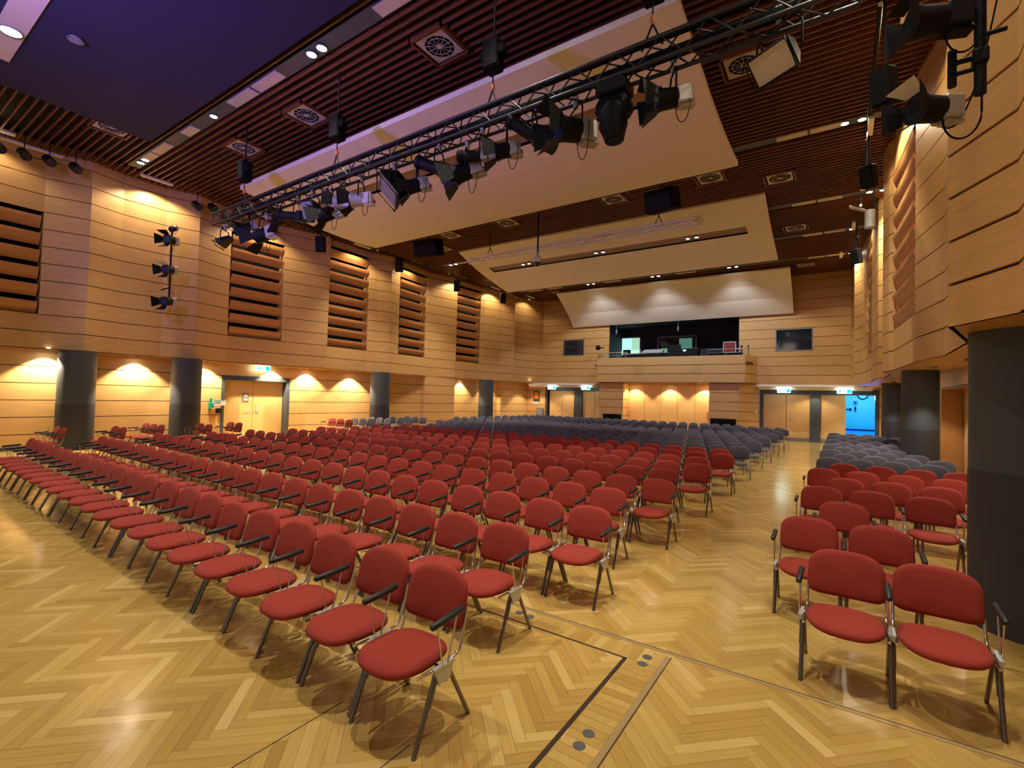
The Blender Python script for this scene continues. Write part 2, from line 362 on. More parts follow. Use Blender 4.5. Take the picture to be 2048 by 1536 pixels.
o = s.build('door_sign', [M['signgrey'], M['white']]); o.location = (-19.815, 10.1, 1.62); tag(o, 'small grey notice on the left wall door', 'sign')
s = MB(); s.box((-20.2, 8.9, 0), (-19.98, 11.9, 2.6)); s.build('wall_left', M['gap'], kind='structure')

# columns
def column(x, y, r, ztop, label):
    t = thing('round_column', label, 'column', (x, y, 0), 0, 'dark round columns')
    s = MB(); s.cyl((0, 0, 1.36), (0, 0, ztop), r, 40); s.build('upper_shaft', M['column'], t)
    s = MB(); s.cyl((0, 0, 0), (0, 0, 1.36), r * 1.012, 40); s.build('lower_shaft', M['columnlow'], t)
for a in ((-19.10, 4.70, .45, 2.93, 'dark round column nearest the stage by the left wall'), (-18.85, 7.56, .45, 2.93, 'dark round column left of the left wall door'), (-18.25, 15.63, .46, 2.93, 'dark round column right of the left wall door'), (-18.05, 23.75, .45, 2.93, 'farthest dark round column by the left wall'),
          (1.40, 6.05, .42, 2.60, 'big dark column at the right picture edge'), (1.66, 15.8, .375, 2.84, 'middle dark round column by the right wall'), (1.72, 24.0, .37, 2.84, 'farthest dark round column by the right wall')):
    column(*a)

# right lower wall with recessed door
s = MB(); wall_strip(s, [(1.9, 29.4), (2.2, 26), (2.3, 17.6)], 0, 2.84, goff=2.45); wall_strip(s, [(2.3, 12.2), (2.2, 8.0), (1.95, 4.0), (1.9, -2.2)], 0, 2.84, goff=2.45)
wall_strip(s, [(2.3, 17.6), (2.3, 12.2)], 2.42, 2.84, goff=2.45)
s.build('wall_right', [M['wall2'], M['gap']], kind='structure')
t = structure(thing('door_2', 'x', 'x', (2.5, 14.9, 0))); door_leaf(t, (2.75, 17.5), (2.75, 12.3), 0, 2.42)
s = MB(); s.quad((2.3, 17.6, 2.42), (2.3, 12.2, 2.42), (2.8, 12.2, 2.42), (2.8, 17.6, 2.42)); s.quad((2.3, 17.6, 0), (2.3, 17.6, 2.42), (2.8, 17.6, 2.42), (2.8, 17.6, 0)); s.build('trim_1', M['louvre'], kind='structure')

# back wall, upper
BY = 29.4
s = MB(); wall_strip(s, [(-17.42, BY), (-15.80, BY), (-14.20, BY), (-12.42, BY)], 2.95, CZ + .3, holes={1: (4.82, 5.93)})
wall_strip(s, [(-12.42, BY), (-4.70, BY)], 6.75, CZ + .3); wall_strip(s, [(-12.42, BY), (-4.70, BY)], 2.95, 4.30)
wall_strip(s, [(-4.70, BY), (-2.90, BY), (-1.18, BY), (.43, BY)], 2.95, CZ + .3, holes={1: (4.74, 5.93)})
s.build('wall_back', [M['wall'], M['gap']], kind='structure')
for i, (x0, x1, z0, z1) in enumerate(((-15.80, -14.20, 4.82, 5.93), (-2.90, -1.18, 4.74, 5.93))):
    s = MB(); f = .05
    s.box((x0, BY - .015, z0), (x0 + f, BY + .12, z1)); s.box((x1 - f, BY - .015, z0), (x1, BY + .12, z1)); s.box((x0, BY - .015, z0), (x1, BY + .12, z0 + f)); s.box((x0, BY - .015, z1 - f), (x1, BY + .12, z1))
    w_ = s.build('window_%d' % (i + 1), M['signgrey'], kind='structure')
    s = MB(); s.box((x0 + f, BY + .05, z0 + f), (x1 - f, BY + .07, z1 - f)); s.build('pane', M['glass'], w_)
# lower back wall: shallow soffit, door banks, piers, recess
LBY = BY
s = MB()
wall_strip(s, [(-18.62, LBY), (-17.12, LBY)], 0, 2.95); wall_strip(s, [(-3.62, LBY + .0), (-3.62, LBY)], 0, 2.95)
PY = 28.3
wall_strip(s, [(-12.9, LBY), (-12.55, PY), (-10.98, PY)], 0, 2.98); wall_strip(s, [(-10.98, PY), (-10.98, 29.35)], 0, 2.98)
wall_strip(s, [(-6.01, 29.35), (-6.01, PY), (-4.50, PY)], 0, 2.98); wall_strip(s, [(-4.50, PY), (-3.62, LBY)], 0, 2.98)
s.build('wall_back', [M['wall2'], M['gap']], kind='structure')
s = MB(); n = 5; x0 = -10.98; dx = (10.98 - 6.01) / n
for k in range(n): s.box((x0 + k * dx + .008, 29.3, .02), (x0 + (k + 1) * dx - .008, 29.34, 2.96), bev=.003)
s.box((x0, 29.35, 0), (-6.01, 29.4, 2.98), 1)
s.build('wall_back', [M['door'], M['gap']], kind='structure')
for x0, x1, lb in ((-12.26, -11.08, 'black low opening at the foot of the left pier below the booth'), (-5.92, -4.62, 'black low opening at the foot of the right pier below the booth')):
    s = MB(); s.box((x0, PY - .03, .35), (x1, PY + .02, 1.04), bev=.005); s.box((x0 + .05, PY - .034, .4), (x1 - .05, PY - .028, .99), 1)
    o = s.build('air_grille', [M['black'], M['blackmatt']]); tag(o, lb, 'air grille')
s = MB(); s.quad((-18.7, 29.45, 2.95), (1.95, 29.45, 2.95), (1.95, 28.0, 2.95), (-18.7, 28.0, 2.95)); 
# balcony
bal = structure(thing('wall_back', 'x', 'x', (-8.45, 28.2, 3.0)))
s = MB(); FY = 28.15
pts = [(-12.98, BY), (-12.68, FY), (-4.20, FY), (-3.75, BY)]
wall_strip(s, pts, 2.98, 4.50, goff=3.0, gap=.03)
s.add([(-12.98, BY, 2.98), (-12.68, FY, 2.98), (-4.20, FY, 2.98), (-3.75, BY, 2.98)], [(0, 1, 2, 3)]); s.add([(-12.9, BY, 4.5), (-12.68, FY, 4.5), (-12.68, FY + .14, 4.5), (-12.8, BY, 4.5)], [(0, 1, 2, 3)]); s.add([(-12.68, FY, 4.5), (-4.20, FY, 4.5), (-4.26, FY + .14, 4.5), (-12.62, FY + .14, 4.5)], [(0, 1, 2, 3)])
s.v = [local(p, bal) for p in s.v]; s.build('balcony_front', [M['wall2'], M['gap']], bal)
s = MB(); s.box((-12.9, FY + .1, 4.05), (-3.9, BY + .05, 4.1)); s.v = [local(p, bal) for p in s.v]; s.build('balcony_floor', M['gap'], bal)
# booth behind the balcony
s = MB(); x0, x1, y1 = -12.42, -4.70, 31.6
s.quad((x0, y1, 4.1), (x1, y1, 4.1), (x1, y1, 6.75), (x0, y1, 6.75)); s.quad((x0, BY, 4.1), (x0, y1, 4.1), (x0, y1, 6.75), (x0, BY, 6.75)); s.quad((x1, y1, 4.1), (x1, BY, 4.1), (x1, BY, 6.75), (x1, y1, 6.75)); s.quad((x0, BY, 6.75), (x0, y1, 6.75), (x1, y1, 6.75), (x1, BY, 6.75)); s.quad((x0, BY, 4.1), (x1, BY, 4.1), (x1, y1, 4.1), (x0, y1, 4.1))
s.build('wall_back', M['navybooth'], kind='structure')
t = structure(thing('door_3', 'x', 'x', (-12.0, 31.5, 4.1)))
s = MB(); s.box((-.72, -.02, 0), (-.62, .05, 2.12)); s.box((.62, -.02, 0), (.72, .05, 2.12)); s.box((-.72, -.02, 2.02), (.72, .05, 2.12)); s.build('door_frame', M['signgrey'], t)
t.location = (-11.75, 31.5, 4.1)
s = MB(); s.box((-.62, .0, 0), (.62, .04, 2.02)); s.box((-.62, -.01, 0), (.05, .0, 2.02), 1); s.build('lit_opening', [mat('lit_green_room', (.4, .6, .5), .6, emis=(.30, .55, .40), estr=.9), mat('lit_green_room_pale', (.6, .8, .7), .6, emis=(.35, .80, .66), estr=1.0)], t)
t = structure(thing('window_3', 'x', 'x', (-8.7, 31.5, 5.4)))
s = MB()
for a, b in (((-1.25, -.03, -.75), (-1.15, .05, .72)), ((1.15, -.03, -.75), (1.25, .05, .72)), ((-1.25, -.03, .62), (1.25, .05, .72))): s.box(a, b)
s.build('window_frame', M['signgrey'], t)
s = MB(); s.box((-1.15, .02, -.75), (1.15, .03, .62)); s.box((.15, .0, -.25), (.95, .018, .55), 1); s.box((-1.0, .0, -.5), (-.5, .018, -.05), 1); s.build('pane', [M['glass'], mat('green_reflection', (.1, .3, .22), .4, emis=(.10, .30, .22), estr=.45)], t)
# booth equipment
t = thing('mixing_desk', 'long black control desk behind the balcony edge', 'control desk', (-8.9, 28.75, 4.1))
s = MB(); s.box((-2.3, -.3, 0), (.15, .35, .62), bev=.02); s.box((.2, -.3, 0), (2.2, .35, .66), bev=.02); s.build('desk_body', M['black'], t)
s = MB(); s.box((-2.2, -.25, .62), (.1, .3, .68), bev=.01); s.build('desk_top', M['signgrey'], t)
t = thing('computer_monitor', 'dark monitor standing right of centre on the control desk', 'monitor', (-8.1, 28.8, 4.74)); s = MB(); s.box((-.4, 0, .08), (.4, .04, .5), bev=.01); s.build('screen', M['black'], t); s = MB(); s.box((-.1, -.08, 0), (.1, .12, .02)); s.box((-.03, 0, .02), (.03, .05, .12)); s.build('stand', M['black'], t)
t = thing('mixing_console', 'pale mixing console left of the monitor on the desk', 'mixer', (-9.35, 28.75, 4.76)); s = MB(); s.add([(-.6, -.3, 0), (.6, -.3, 0), (.6, .3, 0), (-.6, .3, 0), (-.6, -.3, .05), (.6, -.3, .05), (.6, .3, .28), (-.6, .3, .28)], [(0, 3, 2, 1), (4, 5, 6, 7), (0, 1, 5, 4), (1, 2, 6, 5), (2, 3, 7, 6), (3, 0, 4, 7)]); s.build('console_body', M['lampgrey'], t)
t = thing('light_console', 'black light console with a small blue screen on the desk', 'console', (-7.15, 28.75, 4.76)); s = MB(); s.box((-.5, -.25, 0), (.5, .25, .22), bev=.02); s.build('console_body', M['black'], t); s = MB(); s.box((-.35, -.262, .06), (-.2, -.25, .14)); s.build('blue_screen', mat('small_screen', (.1, .4, 1), .4, emis=(.2, .6, 1), estr=6), t)
t = thing('equipment_box', 'small black equipment box on the left end of the desk', 'box', (-10.95, 28.7, 4.72)); s = MB(); s.box((-.2, -.15, 0), (.2, .15, .3), bev=.01); s.build('case', M['black'], t); s = MB(); s.box((-.12, -.16, .08), (.12, -.15, .16)); s.build('display', M['signgrey'], t)
t = thing('red_case', 'red flight case with a pale edge in the booth opening', 'case', (-5.15, 29.2, 4.72)); s = MB(); s.box((-.33, 0, 0), (.33, .4, .62), bev=.02); s.build('case_body', M['redc'], t); s = MB()
for a, b in (((-.34, -.01, 0), (-.30, .0, .63)), ((.30, -.01, 0), (.34, 0, .63)), ((-.34, -.01, .59), (.34, 0, .63)), ((-.34, -.01, 0), (.34, 0, .04))): s.box(a, b)
s.build('edge_profile', M['alu'], t)
s = MB(); s.box((-.9, -.3, .55), (.9, .3, .6)); s.box((-.85, -.25, 0), (-.8, .25, .55)); s.box((.8, -.25, 0), (.85, .25, .55)); o = s.build('booth_table', M['black']); o.location = (-5.4, 29.25, 4.1); tag(o, 'black table under the red case in the booth', 'table')
def railing(x0, x1, lb, n):
    t = thing('balcony_railing', lb, 'railing', ((x0 + x1) / 2, FY + .06, 4.5)); h = (x1 - x0) / 2
    s = MB(); s.tube([(-h, 0, .33), (h, 0, .33)], .022, 8); s.build('handrail', M['rail'], t)
    s = MB(); s.tube([(-h, 0, .14), (h, 0, .14)], .010, 6); s.build('rail_bar', M['rail'], t)
    for k in range(n): s = MB(); xx = -h + .05 + k * (2 * h - .1) / (n - 1); s.tube([(xx, 0, 0), (xx, 0, .33)], .014, 6); s.build('post', M['rail'], t)
railing(-12.6, -10.75, 'short steel railing at the left end of the balcony', 4); railing(-6.1, -4.25, 'short steel railing at the right end of the balcony', 3)
s = MB(); s.sphere((0, 0, 0), .17); s.tube([(.1, .1, 0), (.3, .3, 0)], .03); o = s.build('small_speaker', M['black']); o.location = (-12.95, 28.85, 5.25); tag(o, 'small round black speaker left of the booth opening', 'speaker')
for x, lb in ((-4.38, 'small dark fitting at the right jamb of the booth'), (-4.05, 'thin dark microphone stand right of the booth')):
    s = MB(); s.tube([(0, 0, 0), (0, 0, .45)], .03 if x < -4.2 else .015); s.sphere((0, 0, .46), .05); o = s.build('booth_fitting', M['black']); o.location = (x, FY + .1, 4.5); tag(o, lb, 'fitting')

# back door banks
def doorbank(name, x0, x1, h, leaves, post, plate=True):
    t = structure(thing(name, 'x', 'x', ((x0 + x1) / 2, LBY, 0)))
    door_frame(t, (x0, LBY), (x1, LBY), h, .16, .5, [(p[0] - x0, p[1] - x0) for p in post], .28)
    for a, b, ha in leaves: door_leaf(t, (a, LBY + .12), (b, LBY + .12), 0.01, 2.45, ha, plate)
    return t
doorbank('door_4', -17.12, -12.85, 2.73, [(-16.82, -15.84, .85), (-15.83, -14.86, .15), (-14.28, -13.42, .85), (-13.41, -12.9, None)], [(-14.86, -14.28)])
doorbank('door_5', -3.62, 1.58, 2.73, [(-3.46, -2.38, .85), (-2.37, -1.27, .15), (-.83, .24, .88)], [(-1.27, -.83)])
s = MB(); wall_strip(s, [(-17.12, LBY), (-12.9, LBY)], 2.73, 2.95); wall_strip(s, [(-3.62, LBY), (1.58, LBY), (1.9, LBY)], 2.73, 2.95); wall_strip(s, [(1.58, LBY), (1.95, LBY)], 0, 2.75); s.build('wall_back', [M['wall2'], M['gap']], kind='structure')
# blue foyer behind the open door leaf
s = MB(); s.quad((-.6, 33.6, 0), (3.2, 33.6, 0), (3.2, 33.6, 3), (-.6, 33.6, 3)); s.quad((3.2, 33.6, 0), (3.2, 29.6, 0), (3.2, 29.6, 3), (3.2, 33.6, 3)); s.quad((-.6, 29.7, 0), (-.6, 33.6, 0), (-.6, 33.6, 3), (-.6, 29.7, 3)); s.quad((-.6, 33.6, 3), (3.2, 33.6, 3), (3.2, 29.7, 3), (-.6, 29.7, 3))
s.quad((-.6, 33.55, .55), (3.2, 33.55, .55), (3.2, 33.55, .62), (-.6, 33.55, .62), 1); s.quad((-.6, 29.6, .004), (3.2, 29.6, .004), (3.2, 33.6, .004), (-.6, 33.6, .004), 2)
s.build('wall_foyer', [M['blue'], M['blackmatt'], mat('foyer_floor', (.1, .55, .75), .4)], kind='structure')
lamp('POINT', 'foyer_light', (1.0, 31.5, 2.6), 190, (.75, .9, 1.0), shadow_soft_size=.3)
t = thing('wall_clock', 'round clock on the blue foyer wall', 'clock', (1.05, 33.52, 2.55)); s = MB(); s.cyl((0, 0, 0), (0, -.04, 0), .26, 24); s.build('case', M['blackmatt'], t); s = MB(); s.cyl((0, -.04, 0), (0, -.045, 0), .20, 24); s.build('face', M['blue'], t); s = MB(); s.box((-.01, -.05, 0), (.01, -.046, .16)); s.box((-.01, -.05, -.01), (.1, -.046, .01)); s.build('hands', M['blackmatt'], t)
for i, (x, z) in enumerate(((.72, 2.1), (.72, 1.75), (.42, 1.72))):
    s = MB()
    if i == 0:
        for a, b in (((-.09, -.01, -.1), (-.07, 0, .1)), ((.07, -.01, -.1), (.09, 0, .1)), ((-.09, -.01, .08), (.09, 0, .1)), ((-.09, -.01, -.1), (.09, 0, -.08)), ((-.03, -.01, -.05), (.03, 0, .05))): s.box(a, b)
    elif i == 1: s.sphere((0, 0, .12), .035); s.box((-.045, -.01, -.05), (.045, 0, .08)); s.box((-.03, -.01, -.17), (-.005, 0, -.05)); s.box((.005, -.01, -.17), (.03, 0, -.05))
    else: s.box((-.12, -.01, -.012), (.12, 0, .012)); s.add([(-.15, -.01, 0), (-.06, -.01, .06), (-.06, -.01, -.06)], [(0, 1, 2)]); s.box((.0, -.01, -.07), (.12, 0, .07))
    o = s.build('wall_pictogram', M['blackmatt']); o.location = (x, 33.55, z); tag(o, ['square dark pictogram high on the blue foyer wall', 'dark figure pictogram on the blue foyer wall', 'dark arrow pictogram on the blue foyer wall'][i], 'pictogram')
# canopies over the door banks
for x0, x1, lb in ((-18.1, -13.0, 'pale curved canopy tray above the left back doors'), (-3.7, 1.4, 'pale curved canopy tray above the right back doors')):
    s = MB(); rings = []
    for x in (x0, x0 + .12, x1 - .12, x1):
        k = .5 if x in (x0, x1) else 1
        rings.append([(x, 28.55 + (1 - k) * .2, 2.93), (x, 28.52 + (1 - k) * .2, 2.83), (x, 28.62 + (1 - k) * .2, 2.93 - .26 * k), (x, 29.3, 2.93 - .27 * k), (x, 29.3, 2.93)])
    s.loft(rings, smooth=False); o = s.build('door_canopy', M['cloud']); tag(o, lb, 'canopy')
def exit_sign(x, y, z, rz, lb):
    t = thing('exit_sign', lb, 'exit sign', (x, y, z), rz, 'lit escape route signs')
    s = MB(); s.box((-.30, -.03, -.11), (.30, .03, .11), bev=.01); s.build('sign_case', M['mexit'], t)
    s = MB(); s.box((.10, -.034, -.09), (.28, -.03, .09)); s.add([(-.26, -.034, 0), (-.14, -.034, .07), (-.14, -.034, -.07)], [(0, 1, 2)]); s.box((-.16, -.034, -.02), (-.06, -.03, .02)); s.sphere((.0, -.036, .05), .018)
    s.box((-.02, -.036, -.05), (.02, -.03, .03)); s.build('running_figure', M['mexitg'], t)
exit_sign(-16.1, 28.5, 2.62, 0, 'lit green and white exit sign over the left bank of back doors, left one'); exit_sign(-13.6, 28.5, 2.62, 0, 'lit green and white exit sign over the left bank of back doors, right one')
exit_sign(-2.4, 28.5, 2.62, 0, 'lit green and white exit sign over the right bank of back doors, left one'); exit_sign(.17, 28.5, 2.62, 0, 'lit green and white exit sign right above the open blue doorway')
exit_sign(-19.25, 10.45, 2.80, PI / 2, 'lit green and white exit sign above the left wall door')
t = thing('framed_poster', 'narrow framed poster with yellow and orange picture on the back wall', 'poster', (-17.82, 29.36, 2.03)); s = MB(); s.box((-.24, -.02, -.37), (.24, .0, .37), bev=.005); s.build('frame', M['black'], t)
s = MB(); s.box((-.19, -.024, .05), (.19, -.02, .31)); s.box((-.19, -.024, -.18), (.19, -.02, .05), 1); s.box((-.19, -.024, -.31), (.19, -.02, -.18), 2); s.build('print', [mat('poster_yellow', (.45, .35, .03), .5), mat('poster_orange', (.6, .12, .02), .5), mat('poster_green', (.05, .06, .02), .5)], t)
s = MB(); s.box((-.25, -.01, -.1), (.25, 0, .1)); s.box((-.2, -.012, -.02), (.2, -.01, .02), 1); o = s.build('poster_caption', [M['white'], M['signgrey']]); o.location = (-17.85, 29.36, 1.55); tag(o, 'white caption card below the framed poster', 'sign')
s = MB(); s.box((-.27, -.05, -.25), (.27, 0, .3), bev=.01); s.box((-.24, -.054, -.22), (.24, -.05, .27), 1); o = s.build('wall_cabinet', [M['grey'], M['signgrey']]); o.location = (-17.5, 29.36, .9); tag(o, 'low grey wall cabinet below the poster', 'cabinet')
s = MB(); s.box((-.12, -.06, -.17), (.12, 0, .17), bev=.01); o = s.build('call_box', M['louvre']); o.location = (-6.2, 29.3, 1.2); tag(o, 'small dark red box beside the right pier under the booth', 'wall box')
s = MB(); s.box((-.05, -.04, -.1), (.05, 0, .1), bev=.01); o = s.build('switch_box', M['white']); o.location = (-3.76, 29.15, 1.47); tag(o, 'small white switch box left of the right back doors', 'switch')
# items beside the left door
s = MB(); s.box((0, -.09, -.15), (.08, .09, .12), bev=.02); s.box((.0, -.05, .16), (.04, .05, .28), bev=.01); o = s.build('first_aid_box', M['mgreen']); o.location = (-19.49, 8.66, 1.30); tag(o, 'green emergency box on the wall left of the left door', 'first aid box')
s = MB(); s.box((0, -.06, -.1), (.08, .06, .08), bev=.02); o = s.build('orange_handset', M['orange']); o.location = (-19.39, 8.70, 1.12); tag(o, 'orange handset hanging on the green emergency box', 'handset')
s = MB(); s.box((0, -.24, -.1), (.01, .24, .1)); s.box((.01, -.18, -.03), (.012, .05, .04), 1); s.box((.01, -.22, .06), (.012, .2, .09), 2); o = s.build('wall_notice', [M['white'], M['signgrey'], M['mgreen']]); o.location = (-19.49, 9.02 - .32, 1.33); o.location.y = 8.98 - .02; o.location.z = 1.4; tag(o, 'white notice with green line beside the green emergency box', 'sign')
o.location.x = -19.43; o.location.y = 8.93
s = MB(); s.box((0, -.09, -.09), (.05, .09, .09), bev=.01); o = s.build('wall_socket', M['black']); o.location = (-19.49, 8.93, 1.1); tag(o, 'small black socket box below the white notice', 'socket')

# ------------------------------------------------------------------ ceiling
VENTS = [(-6.5, 6.75), (-10.9, 6.75), (-13.9, 6.75), (-15.85, 4.35), (-1.64, 10.4), (-13.7, 15.25), (-10.78, 15.25), (-6.4, 15.25), (-3.3, 15.25), (-1.54, 16.3), (-15.3, 16.5), (-1.45, 21.25), (-1.41, 27.1), (-15.1, 26.9)]
STRIPS = [(5.56, -18.2, .9), (13.93, -17.6, .9), (18.85, -17.4, 1.0), (22.5, -17.4, .75), (26.05, -17.2, .45)]
def wall_x(P, y):
    for i in range(len(P) - 1):
        (xa, ya), (xb, yb) = P[i][:2], P[i + 1][:2]
        if min(ya, yb) <= y <= max(ya, yb) and abs(yb - ya) > 1e-6: return xa + (xb - xa) * (y - ya) / (yb - ya)
    return P[-1][0]
s = MB(); k = 0; y = -2.1
while y < 29.35:
    xl = wall_x(PL, y) + .02; xr = (wall_x(PRall, y)) - .02
    iv = [(xl, xr)]
    if y < 5.17: iv = [(xl, -15.72)] + ([(-1.3, xr)] if xr > -1.3 else [])
    for (sy, a, b) in STRIPS:
        if abs(y - sy) < .17:
            iv = [(p, min(q, a)) for p, q in iv if p < a] + [(max(p, b), q) for p, q in iv if q > b]
    for (vx, vy) in VENTS:
        if abs(y - vy) < .40:
            nv = []
            for p, q in iv:
                if p < vx - .4 < q: nv.append((p, vx - .4))
                elif q <= vx - .4: nv.append((p, q))
                if p < vx + .4 < q: nv.append((vx + .4, q))
                elif p >= vx + .4: nv.append((p, q))
            iv = nv
    for p, q in iv:
        if q - p > .05: s.box((p, y - .017, CZ), (q, y + .017, CZ + .085))
    y += .18
o = s.build('ceiling', M['slat'], kind='structure')
s = MB(); s.quad((-20.6, -2.4, CZ + .42), (-20.6, 29.6, CZ + .42), (3.4, 29.6, CZ + .42), (3.4, -2.4, CZ + .42)); s.build('ceiling', M['plenum'], kind='structure')
# dark stage ceiling
s = MB(); s.box((-15.70, -2.3, CZ - .06), (-1.34, 5.14, CZ + .2)); s.build('ceiling', M['navy'], kind='structure')
s = MB(); s.box((-20, -2.5, 6.9), (2.5, -2.3, 9.1)); s.box((-20.6, -2.5, 0), (-19.2, -2.3, 9.1)); s.box((1.3, -2.5, 0), (3.4, -2.3, 9.1)); s.build('wall_stage', M['wall'], kind='structure')
s = MB(); s.box((-20.8, -2.4, -.05), (-20.62, 30, 9.2)); s.box((3.42, -2.4, -.05), (3.6, 29.6, 9.2)); s.box((-20.8, 29.6 + 2.2, 0), (-3.8, 31.9, 9.2)); s.box((-20.8, 29.55, 2.9), (-12.45, 29.62, 9.2)); s.box((-4.68, 29.55, 2.9), (3.6, 29.62, 9.2)); s.box((-12.45, 29.55, 6.8), (-4.6, 29.62, 9.2))
s.box((-20.8, 30.0, 0), (-.62, 30.08, 2.95)); s.build('wall_outer', M['gap'], kind='structure')
s = MB(); s.quad((-20.7, 28.1, 2.99), (-20.7, 30, 2.99), (3.5, 30, 2.99), (3.5, 28.1, 2.99)); 
def vent(x, y, lb):
    t = thing('ceiling_vent', lb, 'ceiling vent', (x, y, CZ - .01), 0, 'round ceiling air outlets')
    s = MB()
    for a, b in (((-.42, -.42, -.03), (-.38, .42, .1)), ((.38, -.42, -.03), (.42, .42, .1)), ((-.42, -.42, -.03), (.42, -.38, .1)), ((-.42, .38, -.03), (.42, .42, .1))): s.box(a, b)
    s.build('frame', M['slat'], t)
    s = MB(); n = 32; r = .285
    ring = [(r * math.cos(2 * PI * i / n), r * math.sin(2 * PI * i / n), .0) for i in range(n)]
    def sq(i):
        c, q = math.cos(2 * PI * i / n), math.sin(2 * PI * i / n); k = .335 / max(abs(c), abs(q)); return (c * k, q * k, 0)
    outer = [sq(i) for i in range(n)]
    s.add(outer + ring, [(i, i + n, (i + 1) % n + n, (i + 1) % n) for i in range(n)]); s.build('plate', M['ventw'], t)
    s = MB(); s.cyl((0, 0, .02), (0, 0, .06), .30, 24); s.build('duct', M['blackmatt'], t)
    s = MB()
    for i in range(12):
        a = 2 * PI * i / 12; s.tube([(.04 * math.cos(a), .04 * math.sin(a), .0), (.16 * math.cos(a + .08), .16 * math.sin(a + .08), -.004), (.285 * math.cos(a + .02), .285 * math.sin(a + .02), .0)], .006, 5)
    pr = [(.215 * math.cos(2 * PI * i / 24), .215 * math.sin(2 * PI * i / 24), .0) for i in range(25)]; s.tube(pr, .007, 5, cap=False); s.cyl((0, 0, -.01), (0, 0, .02), .05, 14)
    s.build('spokes', M['ventw'], t)
VL = ['above the truss middle, nearest the camera', 'in front of the near reflector, second from the left wall', 'in front of the near reflector, small and leftmost of its row', 'beside the dark stage ceiling at the left wall', 'half hidden behind the hanging floodlight', 'leftmost of the row between the first two reflectors', 'second from left between the first two reflectors', 'third from left between the first two reflectors', 'rightmost between the first two reflectors beside the reflector corner', 'right of the middle reflector near corner', 'behind the left hanging loudspeaker', 'right of the middle reflector beside the light strip', 'right of the far reflector, dim', 'left of the far reflector, dim']
for (x, y), l in zip(VENTS, VL): vent(x, y, 'square ceiling vent ' + l)

def downlight(x, y, z, r, lb, power, size=1.5, col=NEUT, bulb='bulb', to=None, grp='ceiling downlights', blend=.7, name='ceiling_downlight', lit=True, soft=.05, cat='downlight'):
    t = thing(name, lb, cat, (x, y, z), 0, grp)
    s = MB(); n = 16
    s.loft([[(rr * math.cos(2 * PI * i / n), rr * math.sin(2 * PI * i / n), zz) for i in range(n)] for rr, zz in ((r * 1.0, .03), (r * 1.3, .0), (r * 1.3, .012), (r * .9, .06))], cap=False); s.build('trim_ring', M['signgrey'], t)
    s = MB(); s.cyl((0, 0, .012), (0, 0, .03), r * .95, 14); s.build('lamp_lens', M[bulb] if lit else M['signgrey'], t)
    if power: lamp('SPOT', 'spot', (x, y, z - .03), power, col, parent=t, spot_size=size, spot_blend=blend, shadow_soft_size=soft, to=to or (x, y, 0))
    return t
for si, (sy, a, b) in enumerate(STRIPS):
    t = thing('lighting_channel', 'recessed ceiling light channel with pale panels, ' + ['nearest the stage', 'passing behind the near reflector', 'in line with the slot of the middle reflector', 'third from the back wall side', 'just before the far reflector'][si], 'light channel', (0, sy, CZ))
    s = MB(); s.box((a, -.16, .04), (b, .16, .06)); s.build('channel_plate', M['signgrey'] if False else M['grey'], t)
    xs = [(-17.2, -16.6), (-16.5, -15.6), (-14.6, -14.0), (-12.1, -11.1), (-11.0, -10.0), (-6.9, -5.9)] if si == 0 else [(-1.4, -.72), (-.66, .02), (-16.6, -15.6), (-15.5, -14.5)] if si < 3 else [(-1.28, -.62), (-.55, .12), (-16.6, -15.6), (-15.2, -14.2), (-11.4, -10.4), (-7.3, -6.3)]
    for p, q in xs: s = MB(); s.box((p, -.12, .015), (q, .12, .04)); s.build('pale_panel', M['panelw'], t)
PAIRS = []   # x, y, z, label, strong
for x, lb in ((-17.45, 'at the left wall'), (-8.72, 'above the stage edge of the truss')): PAIRS.append((x, 5.56, CZ, lb + ', nearest the stage', 1))
PAIRS += [(-4.4, 5.56, CZ, 'the added pair above the picture top over the front rows', 1), (.1, 5.56, CZ, 'an added pair above the picture top, beside the right wall', 1)]  # unseen pairs, added to brighten the near floor
PAIRS += [(.22, 13.93, CZ, 'glaring pair at the right wall', 1), (-16.9, 13.93, CZ, 'left wall pair above the third louvre', 1), (.9, 18.85, CZ, 'right wall pair behind the hanging spotlight', 1), (-16.7, 18.85, CZ, 'left wall pair left of the middle reflector', 1),
          (-12.25, 26.05, CZ, 'left pair in front of the far reflector', 1), (-8.4, 26.05, CZ, 'centre pair in front of the far reflector', 1), (-4.5, 26.05, CZ, 'right pair in front of the far reflector', 1)]
for x, y, z, lb, st in PAIRS:
    for k, dx in enumerate((-.17, .17)):
        cool = y > 25
        downlight(x + dx, y, z - .0, .085 if y < 10 else .075, 'ceiling spot, %s of %s' % (('left lamp', 'right lamp')[k], lb), (300 if y < 10 else 620 if not cool else 200), (1.0 if y < 10 else 1.5) if not cool else 2.1, NEUT if not cool else COOL, bulb='bulb', to=(x + dx, 27.2, 3.2) if cool else None, blend=.9 if not cool else .25)
for x, y, lb in ((.33, 22.5, 'single lamp at the right wall in the fourth channel'), (.36, 26.05, 'single lamp at the right wall in the last channel'), (-16.4, 22.5, 'single lamp left of the middle reflector far corner'), (-13.0, 5.56, 'single lamp amid the pale panels of the nearest channel')):
    downlight(x, y, CZ, .075, 'round lit ceiling spot, ' + lb, 320 if y > 6 else 150, 1.3)
